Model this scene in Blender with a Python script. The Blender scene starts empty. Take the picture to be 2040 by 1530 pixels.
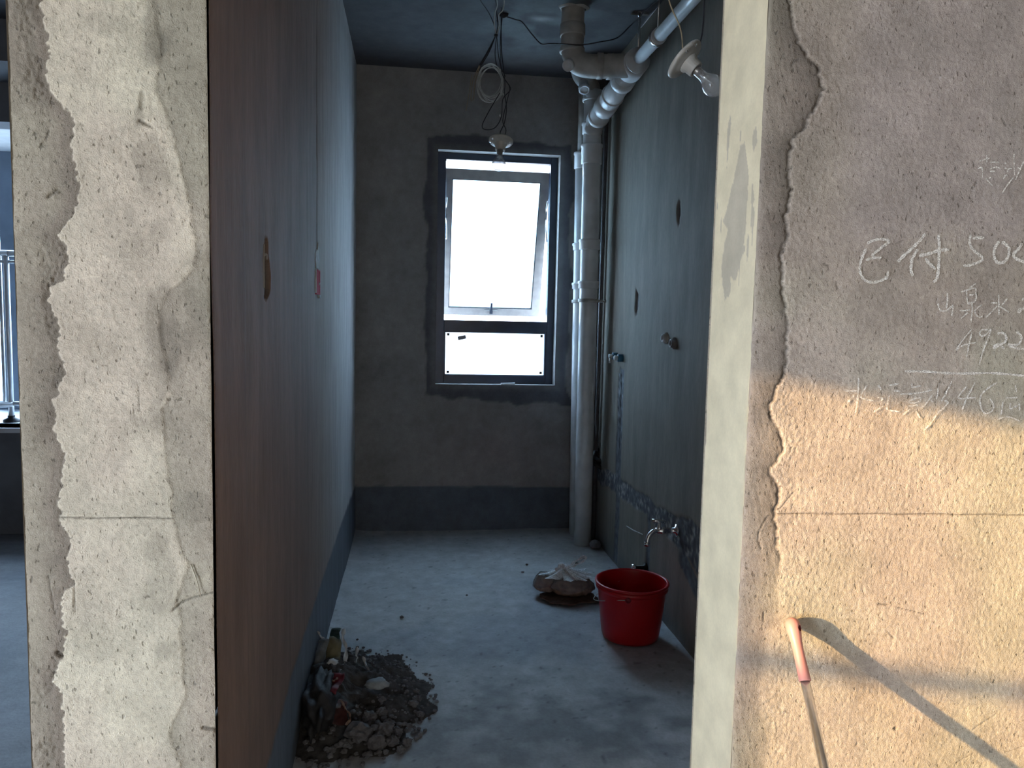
import bpy, bmesh, math, random
import numpy as np
from mathutils import Vector, Matrix, noise as mnoise
random.seed(7)
SC = bpy.context.scene
COL = SC.collection
PI = math.pi

# ------------------------------------------------------------ camera
cam = bpy.data.cameras.new('camera'); co = bpy.data.objects.new('camera', cam); COL.objects.link(co)
cam.sensor_width = 36.0; cam.lens = 36.0 * 1500.0 / 2040.0; cam.clip_start = 0.02
R = ((0.99105405, 0.01037219, 0.13305744), (-0.1316587, -0.08731486, 0.9874422), (0.02185983, -0.99612677, -0.08516816))
co.matrix_world = Matrix(((R[0][0], -R[0][1], -R[0][2], 0), (R[1][0], -R[1][1], -R[1][2], 0), (R[2][0], -R[2][1], -R[2][2], 1.34), (0, 0, 0, 1)))
SC.camera = co

# ------------------------------------------------------------ sky, sun, daylight
world = bpy.data.worlds.new('sky'); SC.world = world; world.use_nodes = True
wn = world.node_tree.nodes; wl = world.node_tree.links
bg = wn['Background']
bg.inputs[0].default_value = (0.62, 0.78, 1.0, 1); bg.inputs[1].default_value = 20.0
SUN_A, SUN_T = 0.37, 0.175
sun = bpy.data.lights.new('sun', 'SUN'); sun.energy = 11.5; sun.color = (1.0, 0.64, 0.28); sun.angle = math.radians(0.53)
so = bpy.data.objects.new('sun', sun); COL.objects.link(so)
so.rotation_euler = Vector((1, SUN_A, -SUN_T)).to_track_quat('-Z', 'Y').to_euler()
so.location = (-6, -2, 4)

def area(name, loc, direction, sx, sy, energy, color, portal=False):
    l = bpy.data.lights.new(name, 'AREA'); l.shape = 'RECTANGLE'; l.size = sx; l.size_y = sy
    l.energy = energy; l.color = color
    o = bpy.data.objects.new(name, l); COL.objects.link(o); o.location = loc
    o.rotation_euler = Vector(direction).to_track_quat('-Z', 'Y').to_euler()
    if portal: l.cycles.is_portal = True
    return o
# daylight entering the front room through its balcony door; the rear lamp is an added fill without an opening
area('balcony_daylight', (-3.9, -1.45, 1.0), (1, 0, -0.02), 2.2, 1.7, 150, (1.0, 0.92, 0.78))
area('rear_fill', (0.6, -3.1, 1.3), (0.0, 1, -0.1), 2.4, 1.6, 24, (1.0, 0.92, 0.80))
# portals: only guide the sky light through the bathroom and bay windows
area('window_portal', (0.53, 4.86, 1.64), (0, -1, 0), 0.75, 1.45, 1, (1, 1, 1), True)
area('bay_portal', (-2.3, 5.9, 1.5), (0, -1, 0), 1.9, 1.8, 1, (1, 1, 1), True)

vs = SC.view_settings
vs.view_transform = 'Standard'; vs.look = 'None'; vs.gamma = 1.0; vs.use_curve_mapping = False
vs.exposure = 0.0
SC.render.film_transparent = False
SC.cycles.max_bounces = 8; SC.cycles.diffuse_bounces = 5; SC.cycles.transparent_max_bounces = 12
SC.cycles.caustics_reflective = False; SC.cycles.caustics_refractive = False
SC.cycles.sample_clamp_indirect = 30.0

# ------------------------------------------------------------ traced outlines of the walls (metres on the wall plane)
CHALK = [(0.0049,[[(0.8469,1.4971),(0.8562,1.5022),(0.8717,1.506),(0.8876,1.5049),(0.8914,1.5011),(0.8813,1.4943),(0.8713,1.4859),(0.8646,1.4808),(0.8563,1.4741)],[(0.8464,1.4658),(0.8583,1.4702),(0.8776,1.4716)],[(0.8458,1.4882),(0.839,1.472),(0.8355,1.459),(0.8354,1.4461),(0.8415,1.4334),(0.8525,1.4264),(0.8666,1.4252),(0.8822,1.4297),(0.8923,1.4365),(0.8933,1.4478)]]),(0.00578,[[(0.9645,1.5198),(0.9548,1.5065),(0.9415,1.4931),(0.9248,1.478),(0.9124,1.4654)],[(0.9524,1.4902),(0.9436,1.477),(0.9402,1.4623),(0.9402,1.4493),(0.9445,1.4396)],[(0.9924,1.5176),(0.9955,1.4998),(0.9961,1.4803),(0.9967,1.4608),(0.9962,1.4444),(0.9942,1.4345),(0.9875,1.4286)],[(0.9551,1.4782),(0.9745,1.482),(0.9954,1.4892),(1.0178,1.4916)],[(0.968,1.4729),(0.9776,1.4634),(0.9909,1.454)]]),(0.00534,[[(1.0589,1.5208),(1.0592,1.5053),(1.0656,1.4941),(1.0791,1.4847),(1.0878,1.4784),(1.0856,1.4726),(1.0715,1.4664),(1.059,1.4627),(1.0481,1.4624)],[(1.0648,1.5145),(1.0883,1.5169)]]),(0.00578,[[(1.12,1.5107),(1.1127,1.4989),(1.1112,1.4841),(1.1167,1.4727),(1.1262,1.4697),(1.136,1.4733),(1.1424,1.4851),(1.1413,1.4983),(1.1322,1.507),(1.1247,1.5092)]]),(0.00578,[[(1.169,1.5091),(1.1626,1.4973),(1.1524,1.4871),(1.1587,1.479),(1.1796,1.4731),(1.1943,1.4752),(1.1986,1.4903),(1.1897,1.5065),(1.1725,1.5109)]]),(0.00356,[[(1.0014,1.3889),(1.0042,1.379),(1.0101,1.3747),(1.0183,1.3755),(1.0288,1.3827),(1.0328,1.3847),(1.0323,1.3733),(1.0309,1.3651)],[(1.0191,1.4095),(1.0203,1.3944),(1.0187,1.3793)]]),(0.00267,[[(1.0779,1.4293),(1.0648,1.4195)],[(1.048,1.4121),(1.0595,1.4156),(1.0773,1.4198),(1.0796,1.4085),(1.0815,1.4023),(1.0782,1.3921)],[(1.0596,1.4143),(1.0613,1.4018),(1.0651,1.3899),(1.0698,1.3919),(1.0781,1.3934)],[(1.0658,1.4069),(1.0755,1.4072)],[(1.0726,1.392),(1.0745,1.3768),(1.0735,1.3629),(1.0737,1.3527)],[(1.0467,1.3762),(1.0599,1.3765),(1.0695,1.3786)],[(1.0658,1.3728),(1.0514,1.3611)],[(1.0939,1.388),(1.0833,1.3808),(1.0803,1.3744),(1.0858,1.3669),(1.093,1.3646),(1.097,1.3672)]]),(0.00285,[[(1.1279,1.4098),(1.1312,1.387),(1.132,1.3692)],[(1.1131,1.3929),(1.1272,1.3927)],[(1.1277,1.387),(1.1147,1.3739),(1.105,1.3642)],[(1.1477,1.4014),(1.1374,1.3897)],[(1.1335,1.3858),(1.1527,1.3755)]]),(0.00356,[[(1.179,1.3997),(1.1857,1.4043),(1.1932,1.4),(1.1884,1.3897),(1.174,1.3753),(1.1748,1.383),(1.1878,1.3807),(1.204,1.376)]]),(0.00267,[[(1.076,1.3407),(1.0614,1.3232),(1.0464,1.3001),(1.057,1.3079),(1.0693,1.3119),(1.0872,1.3154)],[(1.0772,1.335),(1.0742,1.3197),(1.0714,1.303),(1.0692,1.2864)]]),(0.00303,[[(1.1119,1.3408),(1.0979,1.3399),(1.0935,1.3328),(1.0989,1.3278),(1.107,1.3311),(1.1175,1.3409),(1.1096,1.3165),(1.1029,1.2959),(1.0971,1.2714)]]),(0.00445,[[(1.1322,1.3335),(1.142,1.335),(1.1504,1.3287),(1.1504,1.3198),(1.1397,1.3119),(1.1247,1.3052),(1.1326,1.313),(1.1489,1.3043)]]),(0.00445,[[(1.1716,1.3381),(1.1822,1.3306),(1.1838,1.3216),(1.1753,1.3125),(1.1552,1.3134),(1.1686,1.3072),(1.1946,1.3038)]]),(0.00445,[[(0.9415,1.2576),(0.9897,1.2574),(1.0494,1.2545),(1.1296,1.2564),(1.1993,1.2517),(1.253,1.2495)]]),(0.00356,[[(0.8455,1.2439),(0.8462,1.2187),(0.8459,1.1935),(0.8425,1.1718)],[(0.8154,1.2194),(0.8462,1.2187)],[(0.839,1.2115),(0.823,1.1915)],[(0.863,1.2279),(0.8534,1.2116),(0.8568,1.2044),(0.8803,1.2001)]]),(0.0032,[[(0.888,1.23),(0.8954,1.221)],[(0.8876,1.2065),(0.8994,1.2048),(0.894,1.1993)],[(0.9024,1.1903),(0.8799,1.1774)],[(0.9127,1.2103),(0.9099,1.1939),(0.9107,1.1831),(0.9245,1.1804),(0.9363,1.1796)],[(0.9113,1.2302),(0.9306,1.2331)],[(0.9218,1.2194),(0.9355,1.2196)]]),(0.0032,[[(0.9579,1.2343),(0.9604,1.2271),(0.9779,1.23)],[(0.9359,1.2132),(0.9594,1.2143),(0.9828,1.2173),(1.0022,1.222)],[(0.9545,1.1997),(0.9796,1.2072),(0.9744,1.198),(0.9548,1.1961)],[(0.9552,1.1906),(0.9768,1.1917)],[(0.9596,1.1843),(0.9427,1.1723)],[(0.9718,1.1798),(0.9806,1.167)]]),(0.0032,[[(1.0031,1.2111),(0.9904,1.1945),(0.9812,1.1853)],[(0.9996,1.2037),(1.006,1.1983)],[(1.0151,1.2358),(1.0147,1.2148),(1.0125,1.2038)],[(1.0426,1.2398),(1.0307,1.2131),(1.0237,1.2002)],[(1.0296,1.2021),(1.0371,1.1957),(1.0158,1.1745),(1.0032,1.1561),(0.9903,1.1432)]]),(0.0032,[[(1.0734,1.2291),(1.0592,1.2069),(1.0952,1.2081)],[(1.0908,1.2375),(1.0806,1.2154),(1.0737,1.2006),(1.068,1.184)]]),(0.0032,[[(1.1383,1.238),(1.12,1.2268),(1.1069,1.2138),(1.1051,1.199),(1.1103,1.1842),(1.118,1.1769),(1.1299,1.1806),(1.1351,1.1918),(1.1257,1.2065)]]),(0.00285,[[(1.1784,1.2329),(1.1826,1.22)],[(1.1602,1.2077),(1.1867,1.2089)],[(1.1546,1.2012),(1.1529,1.1733)],[(1.1455,1.1649),(1.1674,1.1706),(1.1948,1.1623)],[(1.1713,1.1976),(1.1722,1.1865),(1.188,1.194),(1.1909,1.1959),(1.192,1.1829)]]),(0.00231,[[(1.0659,1.6594),(1.0781,1.6637),(1.087,1.6659)],[(1.0812,1.6716),(1.0823,1.6582)],[(1.0641,1.6449),(1.0734,1.6473),(1.0756,1.6288)],[(1.0887,1.6457),(1.102,1.65),(1.1106,1.6474)],[(1.0891,1.6585),(1.1066,1.6594)],[(1.0905,1.6417),(1.0996,1.6421)],[(1.0887,1.6274),(1.093,1.631)],[(1.0825,1.6285),(1.0891,1.622),(1.0973,1.6156)]]),(0.00249,[[(1.1195,1.6593),(1.1213,1.6567)],[(1.1197,1.6492),(1.126,1.6461),(1.125,1.6406)],[(1.1191,1.6288),(1.1217,1.6344),(1.1261,1.6366)],[(1.1267,1.6475),(1.135,1.6486)],[(1.1369,1.6758),(1.1385,1.6569),(1.1414,1.6366)],[(1.1624,1.6689),(1.1551,1.6556),(1.1463,1.6335),(1.1445,1.6279)],[(1.1395,1.6325),(1.1305,1.6205),(1.1177,1.6008)],[(1.1471,1.6512),(1.1536,1.6467)]])]
PIL_L = [(0.5475,-0.5921),(0.6091,-0.5862),(0.6659,-0.5868),(0.7041,-0.6005),(0.7319,-0.5955),(0.7594,-0.5822),(0.8151,-0.5828),(0.8566,-0.5838),(0.8699,-0.5667),(0.893,-0.5744),(0.9341,-0.5713),(0.9614,-0.5747),(0.9842,-0.5844),(1.0247,-0.5854),(1.0695,-0.5801),(1.0918,-0.5733),(1.1141,-0.5768),(1.1406,-0.5884),(1.1803,-0.5893),(1.201,-0.5846),(1.2186,-0.5781),(1.2449,-0.5712),(1.271,-0.5787),(1.3014,-0.5758),(1.3272,-0.5812),(1.3528,-0.5905),(1.3743,-0.5899),(1.3877,-0.5694),(1.418,-0.5585),(1.4434,-0.5639),(1.462,-0.5774),(1.4774,-0.563),(1.5119,-0.546),(1.5542,-0.5409),(1.5791,-0.5463),(1.6039,-0.5516),(1.6292,-0.545),(1.6498,-0.5484),(1.6657,-0.5579),(1.6814,-0.5713),(1.6973,-0.5807),(1.746,-0.5852),(1.7707,-0.5806),(1.7945,-0.5878),(1.8307,-0.5886)]
PIL_R = [(0.5357,-0.3969),(0.5998,-0.4136),(0.6377,-0.3998),(0.6707,-0.3861),(0.7044,-0.39),(0.809,-0.3929),(0.8375,-0.4011),(0.9024,-0.3785),(0.9352,-0.391),(0.9954,-0.403),(1.0321,-0.4046),(1.0686,-0.4104),(1.123,-0.4159),(1.177,-0.4171),(1.1995,-0.404),(1.2471,-0.4075),(1.278,-0.4133),(1.3132,-0.4198),(1.344,-0.4185),(1.3749,-0.4054),(1.3931,-0.38),(1.4154,-0.3629),(1.4418,-0.3562),(1.4763,-0.3621),(1.515,-0.3657),(1.5532,-0.3756),(1.5871,-0.3813),(1.6206,-0.3911),(1.6498,-0.3968),(1.6827,-0.4086),(1.7032,-0.4164),(1.7366,-0.4138),(1.7659,-0.4105),(1.8027,-0.4147),(1.8432,-0.4221)]
CRACK = [(0.4689,0.6988),(0.5389,0.706),(0.5993,0.681),(0.6472,0.6839),(0.6893,0.6952),(0.7108,0.6859),(0.7527,0.6945),(0.765,0.7184),(0.8043,0.709),(0.8325,0.7074),(0.8676,0.7127),(0.8991,0.711),(0.9307,0.702),(0.9655,0.6983),(0.9863,0.6954),(1.0035,0.7052),(1.0242,0.7041),(1.0483,0.6884),(1.0689,0.6758),(1.0825,0.6937),(1.103,0.705),(1.1404,0.6976),(1.1641,0.6821),(1.191,0.6742),(1.2247,0.6858),(1.2416,0.6973),(1.2712,0.7031),(1.3353,0.7021),(1.3987,0.6907),(1.4422,0.6831),(1.4761,0.6838),(1.5102,0.6948),(1.5434,0.6868),(1.5913,0.6913),(1.6386,0.6876),(1.6765,0.6905),(1.7061,0.7145),(1.7496,0.7376),(1.7736,0.7464),(1.8148,0.7336),(1.8319,0.7122),(1.8582,0.6903),(1.8851,0.6812),(1.9257,0.6738)]
GROOVES = [(0.0011,0.002,0.35,[(-0.586,0.9905),(-0.403,0.9872)]),(0.0011,0.002,0.4,[(0.6998,0.981),(0.961,0.9767),(1.2466,0.971)]),(0.0015,0.002,0.5,[(-0.4056,0.8244),(-0.3913,0.8375),(-0.3762,0.8442),(-0.3384,0.854)]),(0.001,0.0015,0.5,[(-0.6071,0.8893),(-0.6,0.8303),(-0.5986,0.8215)]),(0.001,0.0015,0.55,[(-0.5653,0.8733),(-0.5649,0.8248)]),(0.0035,0.004,0.45,[(-0.5966,0.7522),(-0.5895,0.7475)]),(0.003,0.003,0.45,[(-0.3582,0.6076),(-0.337,0.6019)]),(0.002,0.003,0.5,[(-0.4451,1.6517),(-0.4281,1.643)]),(0.001,0.001,0.6,[(-0.455,1.2139),(-0.4551,1.1713)]),(0.004,0.002,0.75,[(-0.4403,1.6959),(-0.4392,1.672)]),(0.0008,0.001,0.6,[(-0.421,1.4617),(-0.4191,1.4369)]),(0.0022,0.003,0.7,[(-0.589,1.5226),(-0.5757,1.5345),(-0.5712,1.5314)]),(0.002,0.002,0.6,[(-0.5362,1.641),(-0.5325,1.6389)]),(0.0016,0.002,0.45,[(0.9202,0.7963),(0.9396,0.7937)]),(0.0008,0.0015,0.5,[(0.9583,0.789),(0.9748,0.7844),(1.0169,0.7739)]),(0.0008,0.0015,0.5,[(0.9434,0.7391),(0.9574,0.7242)]),(0.0008,0.0015,0.6,[(1.1472,0.5252),(1.198,0.5558)]),(0.0008,0.001,0.6,[(1.1155,0.4559),(1.1515,0.4732)]),(0.0008,0.001,0.6,[(1.2224,0.4702),(1.29,0.4882)]),(0.0025,0.003,0.4,[(0.9717,0.5376),(0.974,0.5354)]),(0.0012,0.003,0.45,[(1.1873,0.628),(1.1876,0.6248)]),(0.0012,0.003,0.5,[(0.8049,0.6704),(0.808,0.6723)]),(0.0009,0.002,0.6,[(0.7282,1.0209),(0.7243,1.018),(0.7054,0.9917),(0.6914,0.986)]),(0.0009,0.002,0.62,[(0.6818,0.9764),(0.6742,0.9667),(0.6631,0.9453),(0.6642,0.9256),(0.671,0.9107)]),(0.001,0.002,0.5,[(0.6806,0.7883),(0.6828,0.7662)]),(0.0018,0.002,0.65,[(0.6812,1.8121),(0.6855,1.8212),(0.6922,1.8234)]),(0.002,0.002,0.5,[(1.0171,1.2286),(1.0216,1.2384)]),(0.0015,0.002,0.5,[(1.0318,1.2169),(1.0366,1.2249)]),(0.0014,0.002,0.55,[(0.611,1.7174),(0.6113,1.7121)]),(0.001,0.002,0.55,[(0.6668,1.7579),(0.6731,1.7494)]),(0.0012,0.0015,0.5,[(1.1081,1.7425),(1.1177,1.7291)]),(0.001,0.001,0.6,[(0.908,1.4997),(0.923,1.5068)]),(0.001,0.002,0.4,[(0.7633,1.4574),(0.7736,1.4531)]),(0.0012,0.002,0.5,[(0.7905,1.4255),(0.7944,1.4116)])]
JAMB_SPOTS = [[(1.4123,1.6906),(1.3887,1.6317),(1.3884,1.5777),(1.3887,1.5284),(1.3953,1.4843),(1.424,1.4204),(1.4576,1.4428),(1.4758,1.4914),(1.474,1.5333),(1.5017,1.5471),(1.4741,1.5907),(1.4487,1.643),(1.4292,1.6844)],[(1.4871,1.7643),(1.4788,1.7467),(1.4859,1.6968),(1.4903,1.6561),(1.4978,1.6994),(1.4946,1.7403)],[(1.3639,1.7083),(1.3552,1.6778),(1.3697,1.6618),(1.3792,1.688),(1.3746,1.7061)],[(1.4059,1.4953),(1.3845,1.4908),(1.3857,1.481),(1.4042,1.4801)],[(1.4818,1.4867),(1.4496,1.4839),(1.4465,1.4005),(1.471,1.3906),(1.4878,1.4232)],[(1.3694,1.6087),(1.3578,1.5731),(1.3668,1.555),(1.3746,1.5853)],[(1.435,1.7158),(1.4307,1.7197),(1.4279,1.6941),(1.4349,1.6932)]]

# ------------------------------------------------------------ noise on coordinates
def _h(ix, iy, s):
    n = (ix.astype(np.int64) * 374761393 + iy.astype(np.int64) * 668265263 + s * 1274126177) & 0x7fffffff
    n = ((n ^ (n >> 13)) * 1274126177) & 0x7fffffff
    n = n ^ (n >> 16)
    return (n & 0xffff) / 65535.0
def vn(x, y, s=0):
    x = np.asarray(x, float); y = np.asarray(y, float)
    ix = np.floor(x); iy = np.floor(y); fx = x - ix; fy = y - iy
    fx = fx * fx * (3 - 2 * fx); fy = fy * fy * (3 - 2 * fy)
    a = _h(ix, iy, s); b = _h(ix + 1, iy, s); c = _h(ix, iy + 1, s); d = _h(ix + 1, iy + 1, s)
    return (a * (1 - fx) + b * fx) * (1 - fy) + (c * (1 - fx) + d * fx) * fy - 0.5
def fbm(x, y, s=0, o=4):
    r = 0; a = 1.0
    for i in range(o):
        r = r + a * vn(np.asarray(x) * 2 ** i + 17 * i, np.asarray(y) * 2 ** i - 9 * i, s + i); a *= 0.5
    return r
def sstep(a, b, x):
    t = np.clip((x - a) / (b - a), 0, 1); return t * t * (3 - 2 * t)
def segdist(x, y, pts):
    d = np.full(x.shape, 1e9)
    for (ax, ay), (bx, by) in zip(pts[:-1], pts[1:]):
        vx, vy = bx - ax, by - ay; L = vx * vx + vy * vy + 1e-12
        t = np.clip(((x - ax) * vx + (y - ay) * vy) / L, 0, 1)
        d = np.minimum(d, np.hypot(x - ax - t * vx, y - ay - t * vy))
    return d
def inpoly(x, y, pts):
    r = np.zeros(x.shape, bool); n = len(pts)
    for i in range(n):
        (ax, ay), (bx, by) = pts[i], pts[(i + 1) % n]
        if ay == by: continue
        c = ((ay > y) != (by > y)) & (x < (bx - ax) * (y - ay) / (by - ay) + ax); r ^= c
    return r

# ------------------------------------------------------------ materials
def new_mat(name):
    m = bpy.data.materials.new(name); m.use_nodes = True
    nt = m.node_tree; b = nt.nodes['Principled BSDF']; return m, nt, b
def simple(name, col, rough=0.6, metal=0.0, spec=0.5, vary=0.0, scale=30, bump=0.0, bscale=60):
    m, nt, b = new_mat(name)
    b.inputs['Base Color'].default_value = (*col, 1); b.inputs['Roughness'].default_value = rough
    b.inputs['Metallic'].default_value = metal; b.inputs['Specular IOR Level'].default_value = spec
    tc = nt.nodes.new('ShaderNodeTexCoord')
    if vary:
        n = nt.nodes.new('ShaderNodeTexNoise'); n.inputs['Scale'].default_value = scale; n.inputs['Detail'].default_value = 4
        r = nt.nodes.new('ShaderNodeValToRGB')
        r.color_ramp.elements[0].position = 0.35; r.color_ramp.elements[1].position = 0.65
        r.color_ramp.elements[0].color = (*[c * (1 - vary) for c in col], 1)
        r.color_ramp.elements[1].color = (*[min(1, c * (1 + vary * 0.6)) for c in col], 1)
        nt.links.new(tc.outputs['Object'], n.inputs['Vector']); nt.links.new(n.outputs['Fac'], r.inputs['Fac'])
        nt.links.new(r.outputs['Color'], b.inputs['Base Color'])
    if bump:
        n = nt.nodes.new('ShaderNodeTexNoise'); n.inputs['Scale'].default_value = bscale; n.inputs['Detail'].default_value = 5
        bp = nt.nodes.new('ShaderNodeBump'); bp.inputs['Strength'].default_value = 0.8; bp.inputs['Distance'].default_value = bump
        nt.links.new(tc.outputs['Object'], n.inputs['Vector']); nt.links.new(n.outputs['Fac'], bp.inputs['Height'])
        nt.links.new(bp.outputs['Normal'], b.inputs['Normal'])
    return m
def plaster(name, grain=0.0012, gscale=260, rough=0.92, speck=0.12, stretch=(1, 1, 1), spec=0.25, pits=0):
    """Albedo comes from the mesh's Col attribute (stains plus some painted light and shade); nodes add grain and relief."""
    m, nt, b = new_mat(name); N = nt.nodes; L = nt.links
    at = N.new('ShaderNodeAttribute'); at.attribute_name = 'Col'
    tc = N.new('ShaderNodeTexCoord'); mp = N.new('ShaderNodeMapping'); mp.inputs['Scale'].default_value = stretch
    L.new(tc.outputs['Object'], mp.inputs['Vector'])
    n1 = N.new('ShaderNodeTexNoise'); n1.inputs['Scale'].default_value = gscale; n1.inputs['Detail'].default_value = 3
    n2 = N.new('ShaderNodeTexNoise'); n2.inputs['Scale'].default_value = gscale * 0.28; n2.inputs['Detail'].default_value = 5
    n3 = N.new('ShaderNodeTexNoise'); n3.inputs['Scale'].default_value = 14; n3.inputs['Detail'].default_value = 6
    for n in (n1, n2, n3): L.new(mp.outputs['Vector'], n.inputs['Vector'])
    add = N.new('ShaderNodeMath'); add.operation = 'ADD'
    L.new(n1.outputs['Fac'], add.inputs[0]); L.new(n2.outputs['Fac'], add.inputs[1])
    mr = N.new('ShaderNodeMapRange'); mr.inputs['From Min'].default_value = 0.7; mr.inputs['From Max'].default_value = 1.3
    mr.inputs['To Min'].default_value = 1 - speck; mr.inputs['To Max'].default_value = 1 + speck
    L.new(add.outputs[0], mr.inputs['Value'])
    mr2 = N.new('ShaderNodeMapRange'); mr2.inputs['From Min'].default_value = 0.3; mr2.inputs['From Max'].default_value = 0.7
    mr2.inputs['To Min'].default_value = 0.9; mr2.inputs['To Max'].default_value = 1.1
    L.new(n3.outputs['Fac'], mr2.inputs['Value'])
    mu = N.new('ShaderNodeMath'); mu.operation = 'MULTIPLY'; L.new(mr.outputs[0], mu.inputs[0]); L.new(mr2.outputs[0], mu.inputs[1])
    mx = N.new('ShaderNodeVectorMath'); mx.operation = 'SCALE'
    L.new(at.outputs['Color'], mx.inputs[0]); L.new(mu.outputs[0], mx.inputs['Scale'])
    L.new(mx.outputs[0], b.inputs['Base Color'])
    bp = N.new('ShaderNodeBump'); bp.inputs['Strength'].default_value = 1.0; bp.inputs['Distance'].default_value = grain
    L.new(add.outputs[0], bp.inputs['Height']); L.new(bp.outputs['Normal'], b.inputs['Normal'])
    if pits:
        vo = N.new('ShaderNodeTexNoise'); vo.inputs['Scale'].default_value = pits; vo.inputs['Detail'].default_value = 1.5
        m3 = N.new('ShaderNodeMapping'); m3.inputs['Scale'].default_value = (1, 1, .55); L.new(tc.outputs['Object'], m3.inputs['Vector']); L.new(m3.outputs['Vector'], vo.inputs['Vector'])
        pr = N.new('ShaderNodeMapRange'); pr.inputs['From Min'].default_value = 0.27; pr.inputs['From Max'].default_value = 0.36
        pr.inputs['To Min'].default_value = 0.55; pr.inputs['To Max'].default_value = 1.0; L.new(vo.outputs['Fac'], pr.inputs['Value'])
        mm = N.new('ShaderNodeMath'); mm.operation = 'MULTIPLY'; L.new(mu.outputs[0], mm.inputs[0]); L.new(pr.outputs[0], mm.inputs[1]); L.new(mm.outputs[0], mx.inputs['Scale'])
        ad = N.new('ShaderNodeMath'); ad.operation = 'MULTIPLY_ADD'; L.new(pr.outputs[0], ad.inputs[0]); ad.inputs[1].default_value = 1.6; L.new(add.outputs[0], ad.inputs[2]); L.new(ad.outputs[0], bp.inputs['Height'])
    b.inputs['Roughness'].default_value = rough; b.inputs['Specular IOR Level'].default_value = spec
    return m
M = {}
M['front'] = plaster('rough_cement_plaster', 0.0012, 480, speck=0.17, pits=170)
M['inner'] = plaster('trowelled_cement_plaster', 0.0008, 150, speck=0.10, stretch=(1, 1, 0.22), rough=0.78, spec=0.3)
M['rightm'] = plaster('right_cement_plaster', 0.0008, 150, speck=0.10, stretch=(1, 1, 0.22), rough=0.8, spec=0.3)  # plaster of the bathroom's right wall
M['back'] = plaster('back_cement_plaster', 0.0006, 120, speck=0.08)
M['floorm'] = plaster('cement_floor', 0.0012, 90, speck=0.10, rough=0.62, spec=0.4)
M['ceil'] = plaster('concrete_ceiling', 0.0006, 90, speck=0.06)
M['pvc'] = simple('grey_white_pvc', (0.70, 0.71, 0.73), 0.28, vary=0.14, scale=9)
M['pvc_dirty'] = simple('dusty_pvc', (0.42, 0.41, 0.39), 0.5, vary=0.25, scale=14)
M['ring'] = simple('rubber_ring', (0.09, 0.09, 0.10), 0.5)
M['frame'] = simple('dark_window_frame', (0.035, 0.048, 0.080), 0.35, vary=0.15, scale=20)  # dark bluish grey; extra blue is window flare put into the colour
M['sash'] = simple('grey_sash_frame', (0.36, 0.35, 0.34), 0.45, vary=0.12, scale=20)
M['chrome'] = simple('chrome', (0.85, 0.86, 0.88), 0.12, 1.0, vary=0.05)
M['steel'] = simple('brushed_steel', (0.86, 0.85, 0.84), 0.27, 0.95, vary=0.1, scale=80)
M['bright_steel'] = simple('white_steel_rail', (0.85, 0.87, 0.9), 0.25, 0.2, vary=0.05)
M['red'] = simple('red_plastic', (0.43, 0.004, 0.008), 0.32, vary=0.08, scale=12)
M['pink'] = simple('pink_plastic', (0.60, 0.27, 0.25), 0.42, vary=0.04, scale=20)
M['darkred'] = simple('dark_red_plastic', (0.22, 0.01, 0.02), 0.5, vary=0.2)
M['redbox'] = simple('red_switch_box', (0.42, 0.010, 0.035), 0.95, vary=0.1)
M['blue'] = simple('blue_plastic_plug', (0.03, 0.14, 0.24), 0.4, vary=0.15)
M['black'] = simple('black_rubber', (0.012, 0.012, 0.014), 0.5, vary=0.2)
M['wire_dark'] = simple('dark_cable', (0.015, 0.016, 0.022), 0.5, vary=0.2)
M['wire_grey'] = simple('grey_cable', (0.50, 0.50, 0.48), 0.5, vary=0.2)
M['wire_tan'] = simple('tan_cable', (0.30, 0.24, 0.15), 0.5, vary=0.2)
M['porcelain'] = simple('white_porcelain', (0.50, 0.49, 0.46), 0.35, vary=0.12, scale=20)
M['brass'] = simple('dull_metal_thread', (0.25, 0.23, 0.2), 0.35, 1.0, vary=0.2)
M['paper'] = simple('white_paper', (0.60, 0.61, 0.62), 0.8, vary=0.1)
M['yellow'] = simple('yellow_card', (0.17, 0.15, 0.085), 0.8, vary=0.3, scale=20)
M['green'] = simple('dark_green_film', (0.03, 0.06, 0.055), 0.4, vary=0.4)
M['sack'] = simple('dark_sack', (0.020, 0.020, 0.023), 0.7, vary=0.5, scale=25, bump=0.004, bscale=40)
M['rubble'] = simple('grey_rubble', (0.155, 0.155, 0.165), 0.95, vary=0.3, scale=40, bump=0.002, bscale=120)
M['dirt'] = simple('dark_sandy_dirt', (0.062, 0.058, 0.056), 0.97, vary=0.4, scale=30, bump=0.005, bscale=70)
M['sand'] = simple('brown_wet_sand', (0.27, 0.17, 0.125), 0.7, vary=0.3, scale=40, bump=0.002, bscale=120)
M['card'] = simple('brown_soaked_card', (0.10, 0.06, 0.045), 0.85, vary=0.35, scale=40, bump=0.002, bscale=90)
M['mortar'] = simple('white_gypsum', (0.50, 0.54, 0.56), 0.9, vary=0.2, scale=60, bump=0.002)
M['concrete'] = simple('plain_concrete', (0.36, 0.34, 0.31), 0.9, vary=0.12, scale=6, bump=0.001)
M['sillw'] = simple('white_sill', (0.72, 0.73, 0.74), 0.6, vary=0.08, scale=12)
M['facade'] = simple('pale_pink_facade', (0.70, 0.58, 0.55), 0.9, vary=0.08, scale=3)
M['facade_w'] = simple('white_facade', (0.78, 0.78, 0.80), 0.9, vary=0.05, scale=3)
M['darkglass'] = simple('far_window_glass', (0.18, 0.22, 0.28), 0.1, vary=0.1)
M['ground'] = simple('far_ground', (0.30, 0.30, 0.28), 0.9, vary=0.2, scale=1)
M['stub'] = simple('dark_pipe_stub', (0.16, 0.15, 0.15), 0.5, vary=0.3)

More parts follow.
